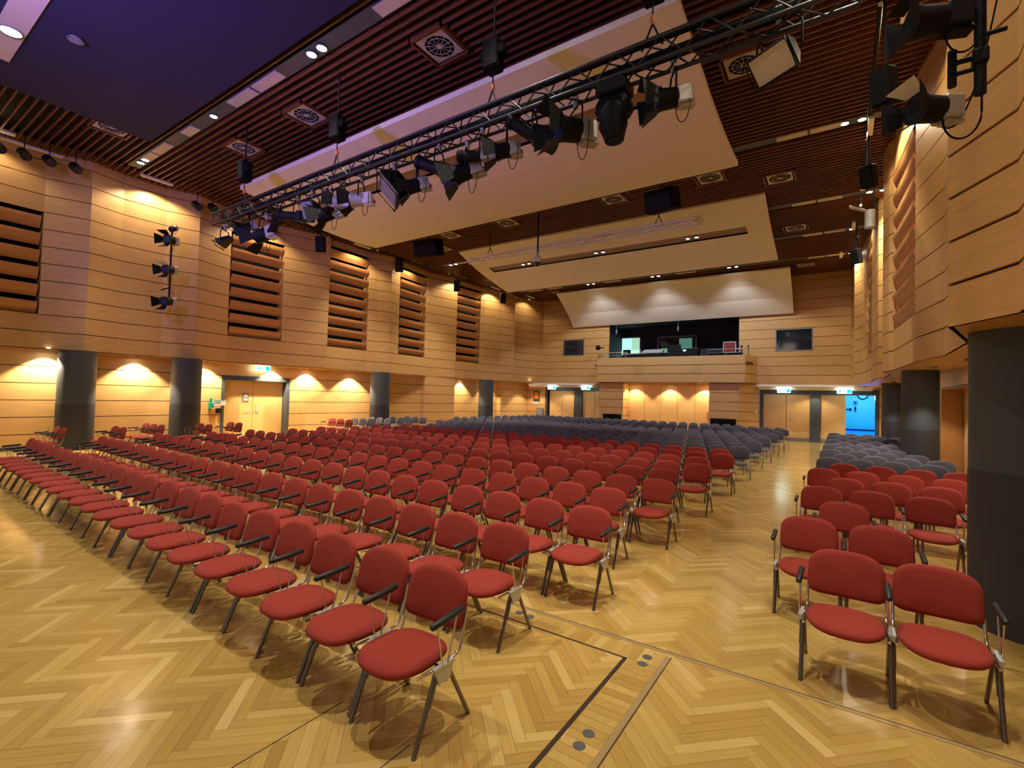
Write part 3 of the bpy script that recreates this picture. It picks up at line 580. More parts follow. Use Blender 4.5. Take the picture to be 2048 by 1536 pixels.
# two wider lamps in the stage channel at the picture edge
t = thing('lighting_channel', 'pale lit channel in the dark stage ceiling at the top left corner', 'light channel', (-12.6, 2.0, CZ - .08)); s = MB(); s.box((-1.8, -.2, -.01), (4, .2, .02)); s.build('channel_plate', M['panelw'], t)
downlight(-13.1, 2.0, CZ - .125, .14, 'glaring lamp in the dark stage ceiling at the left picture edge', 720, 1.5, blend=1.0)
for x, lb in ((-9.2, 'left one'), (-5.2, 'middle one'), (-2.0, 'right one')): downlight(x, 2.3, CZ - .125, .10, 'lamp of the dark stage ceiling beyond the picture top, ' + lb, 680, 1.5, blend=1.0)
downlight(.5, 2.3, CZ, .10, 'lamp at the right wall beyond the picture top', 200, 1.4, blend=1.0)
downlight(-12.3, 2.75, CZ - .12, .10, 'unlit oval lamp in the dark stage ceiling', 0, lit=False)

# reflector clouds
def cloud(name, label, prof, x0, x1, th, slot=None):
    """prof: list of (y,z) of the lower skin, near to far"""
    t = thing(name, label, 'ceiling reflector', ((x0 + x1) / 2, prof[0][0], prof[0][1]), 0, 'suspended acoustic reflectors'); o = t.location
    s = MB()
    def part(xa, xb, pr):
        n = len(pr); A = [(xa, y, z) for y, z in pr]; B = [(xb, y, z) for y, z in pr]; C = [(xa, y, z + th) for y, z in pr]; D = [(xb, y, z + th) for y, z in pr]
        vs = A + B + C + D; fs = []
        for i in range(n - 1):
            fs += [(i, i + 1, n + i + 1, n + i), (2 * n + i, 3 * n + i, 3 * n + i + 1, 2 * n + i + 1), (i, 2 * n + i, 2 * n + i + 1, i + 1), (n + i, n + i + 1, 3 * n + i + 1, 3 * n + i)]
        fs += [(0, n, 3 * n, 2 * n), (n - 1, 3 * n - 1, 4 * n - 1, 2 * n - 1)]
        s.add([local(p, t) for p in vs], fs, 0)
    if slot:
        ya, yb, xa, xb = slot
        def cut(lo, hi):
            r = [p for p in prof if lo < p[0] < hi]
            def ip(y):
                for i in range(len(prof) - 1):
                    if prof[i][0] <= y <= prof[i + 1][0]:
                        u = (y - prof[i][0]) / (prof[i + 1][0] - prof[i][0]); return (y, prof[i][1] + u * (prof[i + 1][1] - prof[i][1]))
            return [ip(lo)] + r + [ip(hi)]
        Y0, Y1 = prof[0][0], prof[-1][0]
        part(x0, x1, cut(Y0, ya)); part(x0, x1, cut(yb, Y1)); part(x0, xa, cut(ya, yb)); part(xb, x1, cut(ya, yb))
        m = MB(); a, b = cut(ya, yb)[0], cut(ya, yb)[-1]
        P = [(xa, a[0], a[1] + th * .6), (xb, a[0], a[1] + th * .6), (xb, b[0], b[1] + th * .6), (xa, b[0], b[1] + th * .6)]
        Q = [(xa, a[0], a[1]), (xb, a[0], a[1]), (xb, b[0], b[1]), (xa, b[0], b[1])]
        m.add([local(p, t) for p in P + Q], [(0, 1, 2, 3), (0, 4, 5, 1), (3, 2, 6, 7), (0, 3, 7, 4), (1, 5, 6, 2)]); m.build('lamp_slot', M['slotm'], t)
    else: part(x0, x1, prof)
    s.build('panel', M['cloud'], t)
    return t
C1 = [(7.2, 7.93), (7.8, 7.83), (8.5, 7.72), (9.2, 7.62), (9.9, 7.545), (10.6, 7.51), (11.3, 7.50), (11.9, 7.515), (12.35, 7.55)]
C2 = [(17.25, 8.66), (17.9, 8.42), (18.5, 8.21), (19.2, 8.02), (20, 7.84), (20.8, 7.67), (21.35, 7.56)]
C3 = [(26.75, 8.52), (27.6, 8.02), (28.4, 7.46), (29.22, 6.72)]
cloud('acoustic_reflector', 'nearest and largest white ceiling reflector behind the black truss', C1, -14.95, -2.05, .12, (8.66, 9.06, -13.6, -2.75))
cloud('acoustic_reflector', 'middle white ceiling reflector with a silver truss below it', C2, -14.95, -2.05, .10, (18.62, 19.08, -14.2, -2.8))
cloud('acoustic_reflector', 'farthest white reflector lit by three arcs above the booth', C3, -14.95, -2.05, .08)
for x, lb in ((-12.2, 'left'), (-8.5, 'centre'), (-4.7, 'right')):
    for k, dx in enumerate((-.16, .16)):
        downlight(x + dx, 18.87, 8.13, .07, 'round lit spot in the slot of the middle reflector, %s lamp of the %s pair' % (('left', 'right')[k], lb), 520, .75, NEUT, bulb='bulbw')
for x in (-12.6, -8.5, -4.6):
    downlight(x, 8.87, 7.70, .07, 'spot in the slot of the nearest reflector behind the truss, ' + {-12.6: 'left', -8.5: 'centre', -4.6: 'right'}[x], 950, .8, NEUT, bulb='bulbw')

# wall washers at the ceiling edge
for i, (y, p) in enumerate(((2.6, 60), (6.3, 210), (10.0, 190), (14.3, 170), (17.6, 150), (21.0, 150), (24.2, 150), (27.4, 60))):
    x = wall_x(PL, y) + .62
    t = thing('wall_washer', 'slim washer along the left ceiling edge, %s from the stage' % ORD[i + 1], 'wall washer', (x, y, CZ - .02), 0, 'left wall washers')
    s = MB(); s.box((-.06, -.45, -.03), (.06, .45, .04), bev=.01); s.build('housing', M['white'], t)
    lamp('SPOT', 'spot', (x, y, CZ - .08), p, WARM, parent=t, spot_size=2.4, spot_blend=.45, shadow_soft_size=.03, to=(x - .36, y, 2))
for i, (y, p) in enumerate(((3.0, 90), (6.3, 170), (10.2, 170), (14.3, 170), (18.0, 160), (22.0, 160), (26.0, 160))):
    x = wall_x(PRall, y) - .60
    t = thing('wall_washer', 'slim ceiling edge washer along the right wall, %s from the stage' % ORD[i + 1], 'wall washer', (x, y, CZ - .02), 0, 'right wall washers')
    s = MB(); s.box((-.06, -.45, -.03), (.06, .45, .04), bev=.01); s.build('housing', M['white'], t)
    lamp('SPOT', 'spot', (x, y, CZ - .08), p, WARM, parent=t, spot_size=2.4, spot_blend=.45, shadow_soft_size=.03, to=(x + .36, y, 2))
# soffit downlights
def soff(x, y, z, lb, p=26, b='bulb', ang=1.9, col=WARM, wx=0, wy=0):
    downlight(x, y, z, .05, 'small recessed soffit lamp ' + lb, p, ang, col, bulb=b, grp='soffit lamps', name='soffit_downlight', soft=.03, to=(x + wx, y + wy, 0), blend=.35)
for y, x, lb in ((4.05, -19.2, 'left of the nearest left column'), (6.25, -19.2, 'between the two nearest left columns'), (8.35, -19.15, 'above the green emergency box'), (10.95, -19.2, 'above the left wall door'), (12.5, -19.15, 'right of the left wall door'), (14.7, -18.95, 'before the third left column'), (22.4, -18.75, 'before the far left column'), (25.0, -18.55, 'behind the far left column')):
    soff(x, y, G0 - .045, lb, 420 if y < 20 else 230, wx=-.20)
for x, lb in ((-17.6, 'at the left end of the left canopy'), (-10.55, 'left above the wooden recess'), (-8.4, 'centre above the wooden recess'), (-6.4, 'right above the wooden recess')):
    soff(x, 28.85 if x > -12 else 28.2, 2.94, lb, 150, wy=.12)
for x, y, lb in ((1.98, 12.2, 'beside the big right column'), (1.75, 14.3, 'first past the big right column'), (1.50, 16.3, 'at the middle right column'), (1.60, 22.2, 'before the far right column'), (1.45, 25.2, 'behind the far right column'), (.95, 27.6, 'before the right back corner'), (1.9, 8.9, 'behind the big right column')):
    soff(x, y, 2.80, lb, 100, col=NEUT)
for x in (-15.3, -1.1):
    soff(x, 28.7, 2.62, 'under the %s canopy tray' % ('left' if x < -8 else 'right'), 40, ang=2.4)

# ------------------------------------------------------------------ hanging rigs
def truss(name, lb, x0, x1, y, z, w, h, mt, tri=False, n=None, r=.024):
    t = thing(name, lb, 'truss', ((x0 + x1) / 2, y, z)); L = x1 - x0; c = [(-w / 2, -h / 2), (w / 2, -h / 2), (-w / 2, h / 2), (w / 2, h / 2)] if not tri else [(-w / 2, h / 2), (w / 2, h / 2), (0, -h / 2)]
    for (a, b) in c: s = MB(); s.tube([(-L / 2, a, b), (L / 2, a, b)], r, 10); s.build('chord', mt, t)
    n = n or int(L / .30); s = MB(); prs = [(0, 1), (2, 3), (0, 2), (1, 3)] if not tri else [(0, 1), (0, 2), (1, 2)]
    for (i, j) in prs:
        for k in range(n):
            xa = -L / 2 + L * k / n; xb = xa + L / n; p, q = (c[i], c[j]) if k % 2 else (c[j], c[i]); s.tube([(xa, *p), (xb, *q)], r * .42, 5)
    for e in (-L / 2, L / 2):
        for (i, j) in prs: s.tube([(e, *c[i]), (e, *c[j])], r * .5, 5)
    s.build('bracing', mt, t)
    return t
TY, TZ = 6.2, 6.45
truss('lighting_truss', 'long black lighting truss full of stage lamps', -13.95, .15, TY, TZ, .30, .30, M['trussblk'], r=.030)
s = MB(); s.box((-6.6, -.07, -.04), (6.6, .07, .03)); s.box((-6.6, .10, .11), (5.5, .16, .17)); s.box((-5.0, -.16, .12), (6.3, -.11, .16)); o = s.build('cable_bundle', M['blackmatt']); o.location = (-7.0, TY, TZ - .03); tag(o, 'thick black cable bundle lying along the black truss', 'cables')
truss('silver_truss', 'slim silver truss hanging below the middle reflector', -13.3, -3.7, 16.05, 7.72, .24, .22, M['silver'], tri=True, r=.022)
def hoist(x, y, ztop, zb, lb, mt='blackmatt', box=True, hook=True):
    t = thing('chain_hoist' if box else 'truss_hanger', lb, 'hoist' if box else 'hanger', (x, y, zb))
    H = ztop - zb; HT = 8.7 - zb
    if box: s = MB(); s.box((-.15, -.13, H - .5), (.14, .13, H), bev=.03); s.box((-.24, -.08, H - .3), (.24, .08, H - .14), bev=.02); s.build('motor', M[mt], t)
    s = MB(); s.tube([(0, 0, .32), (0, 0, H - (.5 if box else 0))], .012 if box else .02, 5)
    if box: s.tube([(0, 0, H - .02), (0, 0, HT)], .02, 5)
    s.build('chain', M['black'], t)
    s = MB(); s.tube([(0, 0, .33), (-.14, 0, .0)], .014, 5); s.tube([(0, 0, .33), (.14, 0, .0)], .014, 5); s.build('sling', M['black'], t)
    if hook: s = MB(); s.sphere((0, 0, .38), .035, sz=2.2); s.build('hook', M['orange'], t)
for x, lb in ((-12.65, 'left end of the black truss'), (-8.85, 'left middle of the black truss'), (-4.75, 'right middle of the black truss'), (-2.1, 'right part of the black truss')):
    hoist(x, TY, 7.75, TZ + .15, 'black chain hoist above the ' + lb)
for x, lb in ((-12.2, 'left hanger of the silver truss'), (-5.1, 'right hanger of the silver truss')): hoist(x, 16.05, 8.7, 7.83, 'dark sling ' + lb, box=False, hook=False)

def frame_dir(d):
    d = V(d).normalized(); u = d.cross(V((0, 0, 1))); u = u.normalized() if u.length > .01 else V((1, 0, 0)); v = u.cross(d)
    return Matrix(((u.x, d.x, v.x, 0), (u.y, d.y, v.y, 0), (u.z, d.z, v.z, 0), (0, 0, 0, 1)))
def yoke(t, h, r, ang=0):
    s = MB(); ca, sa = math.cos(ang), math.sin(ang)
    pts = [(-r, 0), (-r, h * .55), (-r * .7, h * .8), (r * .7, h * .8), (r, h * .55), (r, 0)]
    s.tube([(x * ca, x * sa, z) for x, z in pts], .014, 6); s.build('yoke', M['black'], t)
    s = MB(); s.box((-.03, -.03, h * .8), (.03, .03, h * 1.15), bev=.006); s.cyl((-.03, 0, h * 1.18), (.03, 0, h * 1.18), .045, 10); s.build('clamp', M['lampgrey'], t)
def fresnel(x, z, d, lb, sc=1.0, doors=True, y=None, lens='lens', body='black', rear='lampgrey', hang=.42, mount=None, lit=None, dl=.20):
    if y is None: y = TY + .12; z -= .05
    t = thing('stage_lamp', lb, 'stage lamp', (x, y, z)); Mx = frame_dir(d) @ Matrix.Scale(sc, 4)
    def P(): s = MB(); s.M = Mx; return s
    s = P(); s.tube([(0, -.05, 0), (0, .13, 0), (0, .20, 0)], [.125, .135, .155], 18); s.build('housing', M[body], t)
    s = P(); s.box((-.11, -.24, -.12), (.11, -.04, .11), bev=.02); s.box((-.07, -.27, -.15), (.07, -.08, -.12), bev=.01); s.build('lamp_box', M[rear], t)
    s = P(); s.cyl((.04, -.245, -.05), (.04, -.275, -.05), .04, 10); s.build('rear_cap', M['orange'], t)
    s = P(); s.cyl((0, .19, 0), (0, .204, 0), .118, 18); s.build('lens', M[lens], t)
    if doors:
        for k, (a, nm) in enumerate(((0, 1), (PI / 2, 1), (PI, 1), (3 * PI / 2, 1))):
            s = P(); s.M = Mx @ Matrix.Rotation(a, 4, 'Y'); tilt = .55
            s.add([(-.10, .205, .145), (.10, .205, .145), (.17, .205 + dl, .145 + dl * tilt), (-.17, .205 + dl, .145 + dl * tilt), (-.10, .212, .149), (.10, .212, .149), (.17, .212 + dl, .149 + dl * tilt), (-.17, .212 + dl, .149 + dl * tilt)],
                  [(0, 3, 2, 1), (4, 5, 6, 7), (0, 1, 5, 4), (1, 2, 6, 5), (2, 3, 7, 6), (3, 0, 4, 7)]); s.build('barn_door', M['black'] if not (lit and k == 0) else M['white'], t)  # lamp light falling on the first flap is put in as white
    if mount is None: yoke(t, hang, .19 * sc, math.atan2(d[1], d[0]) - PI / 2)
    c = MB(); a = V((0, 0, -.1)); c.tube([(.13 - .09 * math.cos(q), 0, -.12 * sc - .24 * sc * math.sin(q)) for q in [PI * i / 12 for i in range(13)]] + [(.22, 0, .1)], .006, 5); c.build('cable', M['blackmatt'], t)
    return t
def profile(x, z, d, lb, sc=1.0, y=None, body='black', rear='black', hang=.40):
    if y is None: y = TY + .06; z -= .05
    t = thing('profile_spotlight', lb, 'stage lamp', (x, y, z)); Mx = frame_dir(d) @ Matrix.Scale(sc, 4)
    def P(): s = MB(); s.M = Mx; return s
    s = P(); s.tube([(0, -.02, 0), (0, .40, 0)], .095, 16); s.tube([(0, .36, 0), (0, .44, 0)], .108, 16); s.build('lens_tube', M[body], t)
    s = P(); s.box((-.12, -.14, -.10), (.12, .0, .10), bev=.02); s.tube([(0, -.12, 0), (0, -.34, 0)], [.11, .095], 12); s.build('lamp_house', M[rear], t)
    s = P(); s.cyl((0, .438, 0), (0, .444, 0), .09, 16); s.build('lens', M['lens'], t)
    yoke(t, hang, .16 * sc, math.atan2(d[1], d[0]) - PI / 2)
    return t
def flood(x, z, d, lb, w=.34, h=.26, y=None, face='signgrey', hang=.36):
    if y is None: y = TY + .06; z -= .05
    t = thing('flood_lamp', lb, 'stage lamp', (x, y, z)); Mx = frame_dir(d)
    def P(): s = MB(); s.M = Mx; return s
    s = P(); s.loft([[(-w * .5, -.2, -h * .5), (w * .5, -.2, -h * .5), (w * .5, -.2, h * .5), (-w * .5, -.2, h * .5)], [(-w, .14, -h), (w, .14, -h), (w, .14, h), (-w, .14, h)]], smooth=False); s.build('housing', M['black'], t)
    s = P(); s.box((-w * .9, .14, -h * .9), (w * .9, .15, h * .9)); s.build('front_glass', M[face], t)
    s = P(); s.tube([(-w, .2, -h), (w, .2, -h), (w, .2, h), (-w, .2, h), (-w, .2, -h)], .014, 6); s.build('filter_frame', M['black'], t)
    yoke(t, hang, w * 1.1, math.atan2(d[1], d[0]) - PI / 2); return t
# along the truss, left to right (x, z)
flood(-13.69, 5.93, (-.6, -.5, -.5), 'small dark lamp hanging at the left end of the truss', .22, .08, face='lens')
fresnel(-11.75, 5.82, (-.9, -.35, -.25), 'large barn-door lamp at the left end of the truss with grey rear', 1.25)
fresnel(-12.6, 6.15, (-.3, -.8, -.4), 'small lamp behind the large left barn-door lamp', .8)
profile(-11.2, 6.0, (-.8, .2, -.35), 'long black spotlight tube, first right of the left barn-door lamp')
profile(-10.3, 5.95, (-.85, -.4, .1), 'black spotlight lying level in the left lamp cluster', 1.1)
flood(-9.75, 6.0, (.2, -.8, -.3), 'square black lamp hanging amid the left cluster', .17, .2)
fresnel(-9.15, 5.84, (-.8, -.45, -.3), 'black lamp with pale rear at the right of the left cluster', 1.1)
fresnel(-8.75, 5.98, (-.75, -.5, .05), 'grey lamp with pale housing left of the silver barrel', .9, body='lampgrey')
fresnel(-8.15, 5.92, (-.8, -.5, -.1), 'silver barrel lamp left of the big black floodlight', 1.0, body='lampgrey', rear='white')
flood(-7.1, 5.93, (-.5, -.6, -.75), 'big black floodlight with filter frame', .42, .26)
fresnel(-6.55, 5.85, (-.7, -.6, -.3), 'lamp with pale rear just right of the big floodlight', .95)
profile(-5.95, 5.98, (-.8, -.2, .38), 'slanting black spotlight right of the big floodlight', 1.1)
fresnel(-5.35, 5.83, (-.75, -.45, -.35), 'black barn-door lamp with orange cap in the truss middle', 1.15)
profile(-4.98, 5.97, (-.85, -.35, .05), 'pale grey spotlight body beside the truss middle', .95, body='black', rear='lampgrey')
fresnel(-4.52, 5.97, (-.75, -.5, -.15), 'black lamp with open barn doors next to the pale spotlight', .95)
profile(-3.95, 6.02, (-.7, -.25, .55), 'largest slanting black spotlight right of the truss middle', 1.15)
fresnel(-3.28, 5.93, (-.62, -.75, -.05), 'large blue-lens lamp with open barn doors', 1.3)
fresnel(-1.85, 5.95, (-.85, -.45, -.12), 'barn-door lamp with orange cap at the reflector corner', 1.0)
flood(-.62, 5.98, (-.35, -.6, -.62), 'hanging floodlight with pale side panel right of the reflector', .26, .17, hang=.5, face='panelw')
# moving head
t = thing('moving_head_lamp', 'big black moving head lamp hanging from the truss', 'stage lamp', (-2.62, TY, TZ - .15))
s = MB(); s.box((-.22, -.18, -.20), (.22, .18, -.02), bev=.03); s.build('base', M['black'], t)
s = MB(); s.loft([[(x * k + ox, y * .9, z) for x, y in ((-.2, -.12), (.2, -.12), (.2, .12), (-.2, .12))] for z, k, ox in ((-.2, .8, 0), (-.3, 1.15, 0), (-.42, 1.2, 0), (-.5, .9, 0))]); s.build('yoke_arms', M['black'], t)
s = MB(); s.tube([(0, 0, -.36), (.0, -.02, -.46), (.0, -.03, -.62), (.02, -.04, -.72), (.03, -.04, -.84)], [.16, .2, .2, .165, .13], 14); s.build('head', M['black'], t)
s = MB(); s.cyl((.03, -.04, -.838), (.03, -.04, -.85), .11, 14); s.build('lens', M['glass'], t)

# hanging loudspeakers, dome camera
def speaker(x, y, z, w, h, d, lb, rz=0, rod=0, tilt=.25, grp=None):
    t = thing('hanging_loudspeaker', lb, 'loudspeaker', (x, y, z), rz, grp)
    s = MB(); s.M = Matrix.Rotation(tilt, 4, 'X'); s.box((-w / 2, -d / 2, -h / 2), (w / 2, d / 2, h / 2), bev=.03); s.build('cabinet', M['blackmatt'], t)
    s = MB(); s.M = Matrix.Rotation(tilt, 4, 'X'); s.box((-w * .44, -d / 2 - .012, -h * .44), (w * .44, -d / 2, h * .44)); s.build('grille', M['black'], t)
    if rod: s = MB(); s.tube([(0, 0, h / 2 - .02), (0, 0, rod)], .02, 6); s.build('rod', M['black'], t)
    return t
speaker(-13.3, 13.55, 7.62, 1.05, .62, .55, 'large black loudspeaker hanging left between the first two reflectors', .2, 1.08)
speaker(-4.2, 13.5, 7.57, .85, .58, .5, 'large black loudspeaker hanging right between the first two reflectors', -.2, 1.12)
for x, y, z, lb, rz in ((-17.4, 11.6, 7.88, 'small black speaker hanging left, nearest the stage', .7), (-17.4, 15.8, 8.03, 'small black speaker hanging left above the third louvre', .7), (-17.4, 20.0, 7.93, 'small black speaker hanging left, third from the stage', .7), (-17.35, 24.3, 8.03, 'small black speaker hanging left, farthest', .7)):
    speaker(x, y, z, .34, .62, .34, lb, rz, 8.42 - z)
for x, y, z, lb in ((.5, 8.6, 6.5, 'black speaker hanging at the top right behind the bright lamp'), (.5, 13.5, 7.15, 'dark speaker hanging right above the light channel'), (.42, 19.8, 6.95, 'dark speaker hanging right beside the back wall')):
    speaker(x, y, z, .27, .50, .27, lb, -.5, 8.1 - z)
t = thing('hanging_spotlight', 'small pale spotlight hanging near the right wall', 'spotlight', (.62, 15.6, 6.85)); s = MB(); s.tube([(0, 0, -.25), (0, 0, .2)], .12, 12); s.build('body', M['lampgrey'], t); s = MB(); s.add([(-.1, -.1, .2), (-.1, .1, .2), (-.45, .1, .38), (-.45, -.1, .38), (-.1, -.1, .22), (-.1, .1, .22), (-.45, .1, .4), (-.45, -.1, .4)], [(0, 1, 2, 3), (4, 7, 6, 5), (0, 4, 5, 1), (2, 6, 7, 3), (1, 5, 6, 2), (0, 3, 7, 4)]); s.build('flap', M['white'], t); s = MB(); s.tube([(.1, 0, .1), (.1, 0, 1.3)], .015, 5); s.build('rod', M['black'], t)
def pipe(x, y0, y1, z, lb):
    t = thing('suspended_pipe', lb, 'pipe', (x, (y0 + y1) / 2, z), 0, 'suspended cable pipes'); h = (y1 - y0) / 2
    s = MB(); s.tube([(0, -h, 0), (0, h, 0)], .035, 10); s.build('tube', M['black'], t)
    s = MB(); s.cyl((0, -h - .02, 0), (0, -h, 0), .035, 10); s.build('end_cap', M['white'], t)
    for yy in (-h * .7, h * .7): s = MB(); s.tube([(0, yy, .03), (0, yy, 8.72 - z)], .018, 6); s.build('hanger', M['black'], t)
for a in ((.48, 9.2, 12.6, 8.15, 'black suspended pipe at the top right, nearest'), (.50, 13.9, 17.0, 8.2, 'black suspended pipe right, second'), (.50, 18.6, 20.6, 8.25, 'black suspended pipe right, third'), (.5, 22.0, 24.5, 8.25, 'black suspended pipe right, farthest'),
          (-17.4, 14.5, 18.3, 8.40, 'black suspended pipe left above the third louvre'), (-17.4, 19.35, 21.4, 8.42, 'black suspended pipe left above the farthest louvres'), (-17.3, 25.2, 27.4, 8.45, 'black suspended pipe left near the back corner'), (-17.4, 10.2, 13.0, 8.42, 'black suspended pipe left behind the truss end')): pipe(*a)
t = thing('dome_camera', 'white and black dome camera on a long rod between the reflectors', 'camera', (-8.5, 13.85, 6.52)); s = MB(); s.tube([(0, 0, .12), (0, 0, 2.15)], .028, 8); s.build('rod', M['black'], t); s = MB(); s.sphere((0, 0, .04), .16); s.tube([(0, 0, .12), (0, 0, .28)], [.09, .04], 10); s.build('housing', M['white'], t); s = MB(); s.sphere((0, 0, -.04), .14); s.build('dome', M['glass'], t)
for x in (-11.05, -7.45):
    s = MB(); s.tube([(0, 0, 0), (0, 0, 2.3)], .006, 5); s.box((-.03, -.02, -.02), (.03, .02, .25)); o = s.build('hanging_microphone', M['signgrey']); o.location = (x, 27.2, 5.85); tag(o, 'thin microphone hanging before the far reflector, ' + ('left' if x < -9 else 'right') + ' one', 'microphone')

# lamp tree on the left wall, lamps along the left ceiling edge
t = thing('lamp_pipe', 'vertical black pipe with three stage lamps on the left wall', 'pipe', (-18.25, 6.7, 4.6)); s = MB(); s.tube([(0, 0, .1), (0, 0, 2.65)], .03, 8); s.build('tube', M['black'], t)
s = MB(); s.tube([(-.62, 0, .6), (0, 0, .6)], .025, 6); s.tube([(-.62, 0, 2.2), (0, 0, 2.2)], .025, 6); s.build('wall_bracket', M['black'], t)
fresnel(-18.05, 6.72, (.5, -.8, -.15), 'top lamp of the three on the left wall pipe', 1.0, y=6.62, mount=1)
fresnel(-18.05, 5.75, (.5, -.85, -.2), 'middle lamp of the three on the left wall pipe', 1.0, y=6.62, mount=1, lit=True)
fresnel(-18.05, 4.72, (.5, -.85, -.2), 'bottom lamp of the three on the left wall pipe', 1.0, y=6.62, mount=1, lit=True)
fresnel(-18.2, 7.15, (.4, -.7, -.5), 'small lamp at the head of the left wall pipe', .6, y=6.72, mount=1, doors=False)
for i, (y, z) in enumerate(((2.7, 8.12), (3.18, 8.14), (3.68, 8.17), (4.25, 8.2), (7.44, 8.2), (7.95, 8.3))):
    t = thing('par_lamp', 'short dark can lamp by the left ceiling edge, %s from the picture edge' % ORD[i + 1], 'stage lamp', (-18.35, y, z)); s = MB(); s.M = frame_dir((.75, .15, -.5)); s.tube([(0, -.14, 0), (0, .14, 0)], .125, 14); s.build('can', M['black'], t); s = MB(); s.M = frame_dir((.75, .15, -.5)); s.cyl((0, .135, 0), (0, .142, 0), .11, 14); s.build('lens', M['glass'], t); s = MB(); s.tube([(0, 0, .1), (0, 0, .5)], .012, 5); s.build('hanger', M['black'], t)
s = MB(); s.box((-.05, -1.6, -.02), (.05, 1.7, .03)); o = s.build('pale_wall_rail', M['white']); o.location = (-18.55, 2.3, 8.45); tag(o, 'pale rail at the left ceiling edge above the can lamps', 'rail')
# right lamp stand
t = thing('lamp_pipe', 'thick vertical black pipe carrying two lamps at the right wall', 'pipe', (.705, 4.03, 3.82)); s = MB(); s.tube([(0, 0, .03), (0, 0, 4.8)], .030, 10); s.build('tube', M['black'], t)
s = MB(); s.box((-.038, -.038, .22), (.038, .038, .31), bev=.01); s.tube([(0, 0, .27), (-.13, 0, .27)], .017, 6); s.tube([(0, 0, .20), (-.13, 0, .195)], .014, 6); s.tube([(-.13, 0, .12), (-.13, 0, .35)], .023, 8); s.tube([(0, 0, .40), (.12, 0, .40)], .014, 6); s.build('side_arm', M['black'], t)
fresnel(.48, 3.79, (-.75, -.55, -.02), 'black lamp with upper flap painted white as lit, right wall pipe', .62, y=3.96, mount=1, lit=True, dl=.15, lens='glass')
fresnel(.49, 4.36, (-.8, -.3, .0), 'dark lamp high on the right wall pipe', .70, y=3.96, mount=1, dl=.10, rear='black', lens='glass')
s = MB(); s.tube([(.34 * (u - 1) ** 1 * u - .34 * u * u * .9, 0, .95 * (1 - u) ** 2.2 - .10 * math.sin(u * PI)) for u in [i / 16 for i in range(17)]], .005, 5); o = s.build('hanging_cable', M['blackmatt']); o.location = (.82, 4.05, 3.72); tag(o, 'thin black cable looping below the lamps at the right wall', 'cable')

# ------------------------------------------------------------------ chairs
def sup(n, a, b, p=2.6): 
    r = []
    for i in range(n):
        t = 2 * PI * i / n; c, s_ = math.cos(t), math.sin(t)
        r.append((a * math.copysign(abs(c) ** (2 / p), c), b * math.copysign(abs(s_) ** (2 / p), s_)))
    return r
def seat_mb(n=28):
    s = MB(); rings = []
    for k, z in ((.80, .392), (.95, .397), (1.0, .413), (.985, .430), (.93, .441), (.70, .446), (.35, .444)):
        o = sup(n, .228 * k, .222 * k, 2.9)
        ring = []
        for x, y in o:
            tp = 1.0 + (.02 if y < 0 else -.03) * abs(y) / .22
            bow = -.020 * (1 - (x / .23) ** 2) if y < 0 else .0
            drop = -.022 * max(0, (-y - .12) / .10) ** 1.5 if y < -.12 else 0
            ring.append((x * tp, y + .160 + bow * (abs(y) / .22), z + drop))
        rings.append(ring)
    s.loft(rings); return s
def back_mb(n=28):
    s = MB(); tilt = math.radians(15); rings = []
    out = []
    for i in range(n):
        t = 2 * PI * i / n; c, q = math.cos(t), math.sin(t); p = 2.9 if q > 0 else 7
        out.append((.237 * math.copysign(abs(c) ** (2 / p), c), .166 * math.copysign(abs(q) ** (2 / p), q)))
    for k, d in ((.30, -.030), (.8, -.027), (.96, -.018), (1.0, .0), (.96, .016), (.8, .022), (.3, .023)):
        ring = []
        for x, z in out:
            X, Z = x * k, z * k; yc = -.45 * X * X + d
            ring.append((X, .452 + yc * math.cos(tilt) + (Z) * math.sin(tilt), .655 + Z * math.cos(tilt) - yc * math.sin(tilt) * .3))
        rings.append(ring)
    s.loft(rings); return s
def arm_mb(x):
    s = MB(); s.tube([(x, .080, .648), (x, .088, .650), (x, .20, .656), (x, .345, .668), (x, .352, .668)], [.010, .019, .021, .020, .012], 8, r2=None)
    return s
def armsup_mb(x):
    s = MB(); s.tube([(x, .185, .395), (x, .13, .640)], .0055, 6); s.tube([(x, .225, .395), (x, .30, .655)], .0055, 6); return s
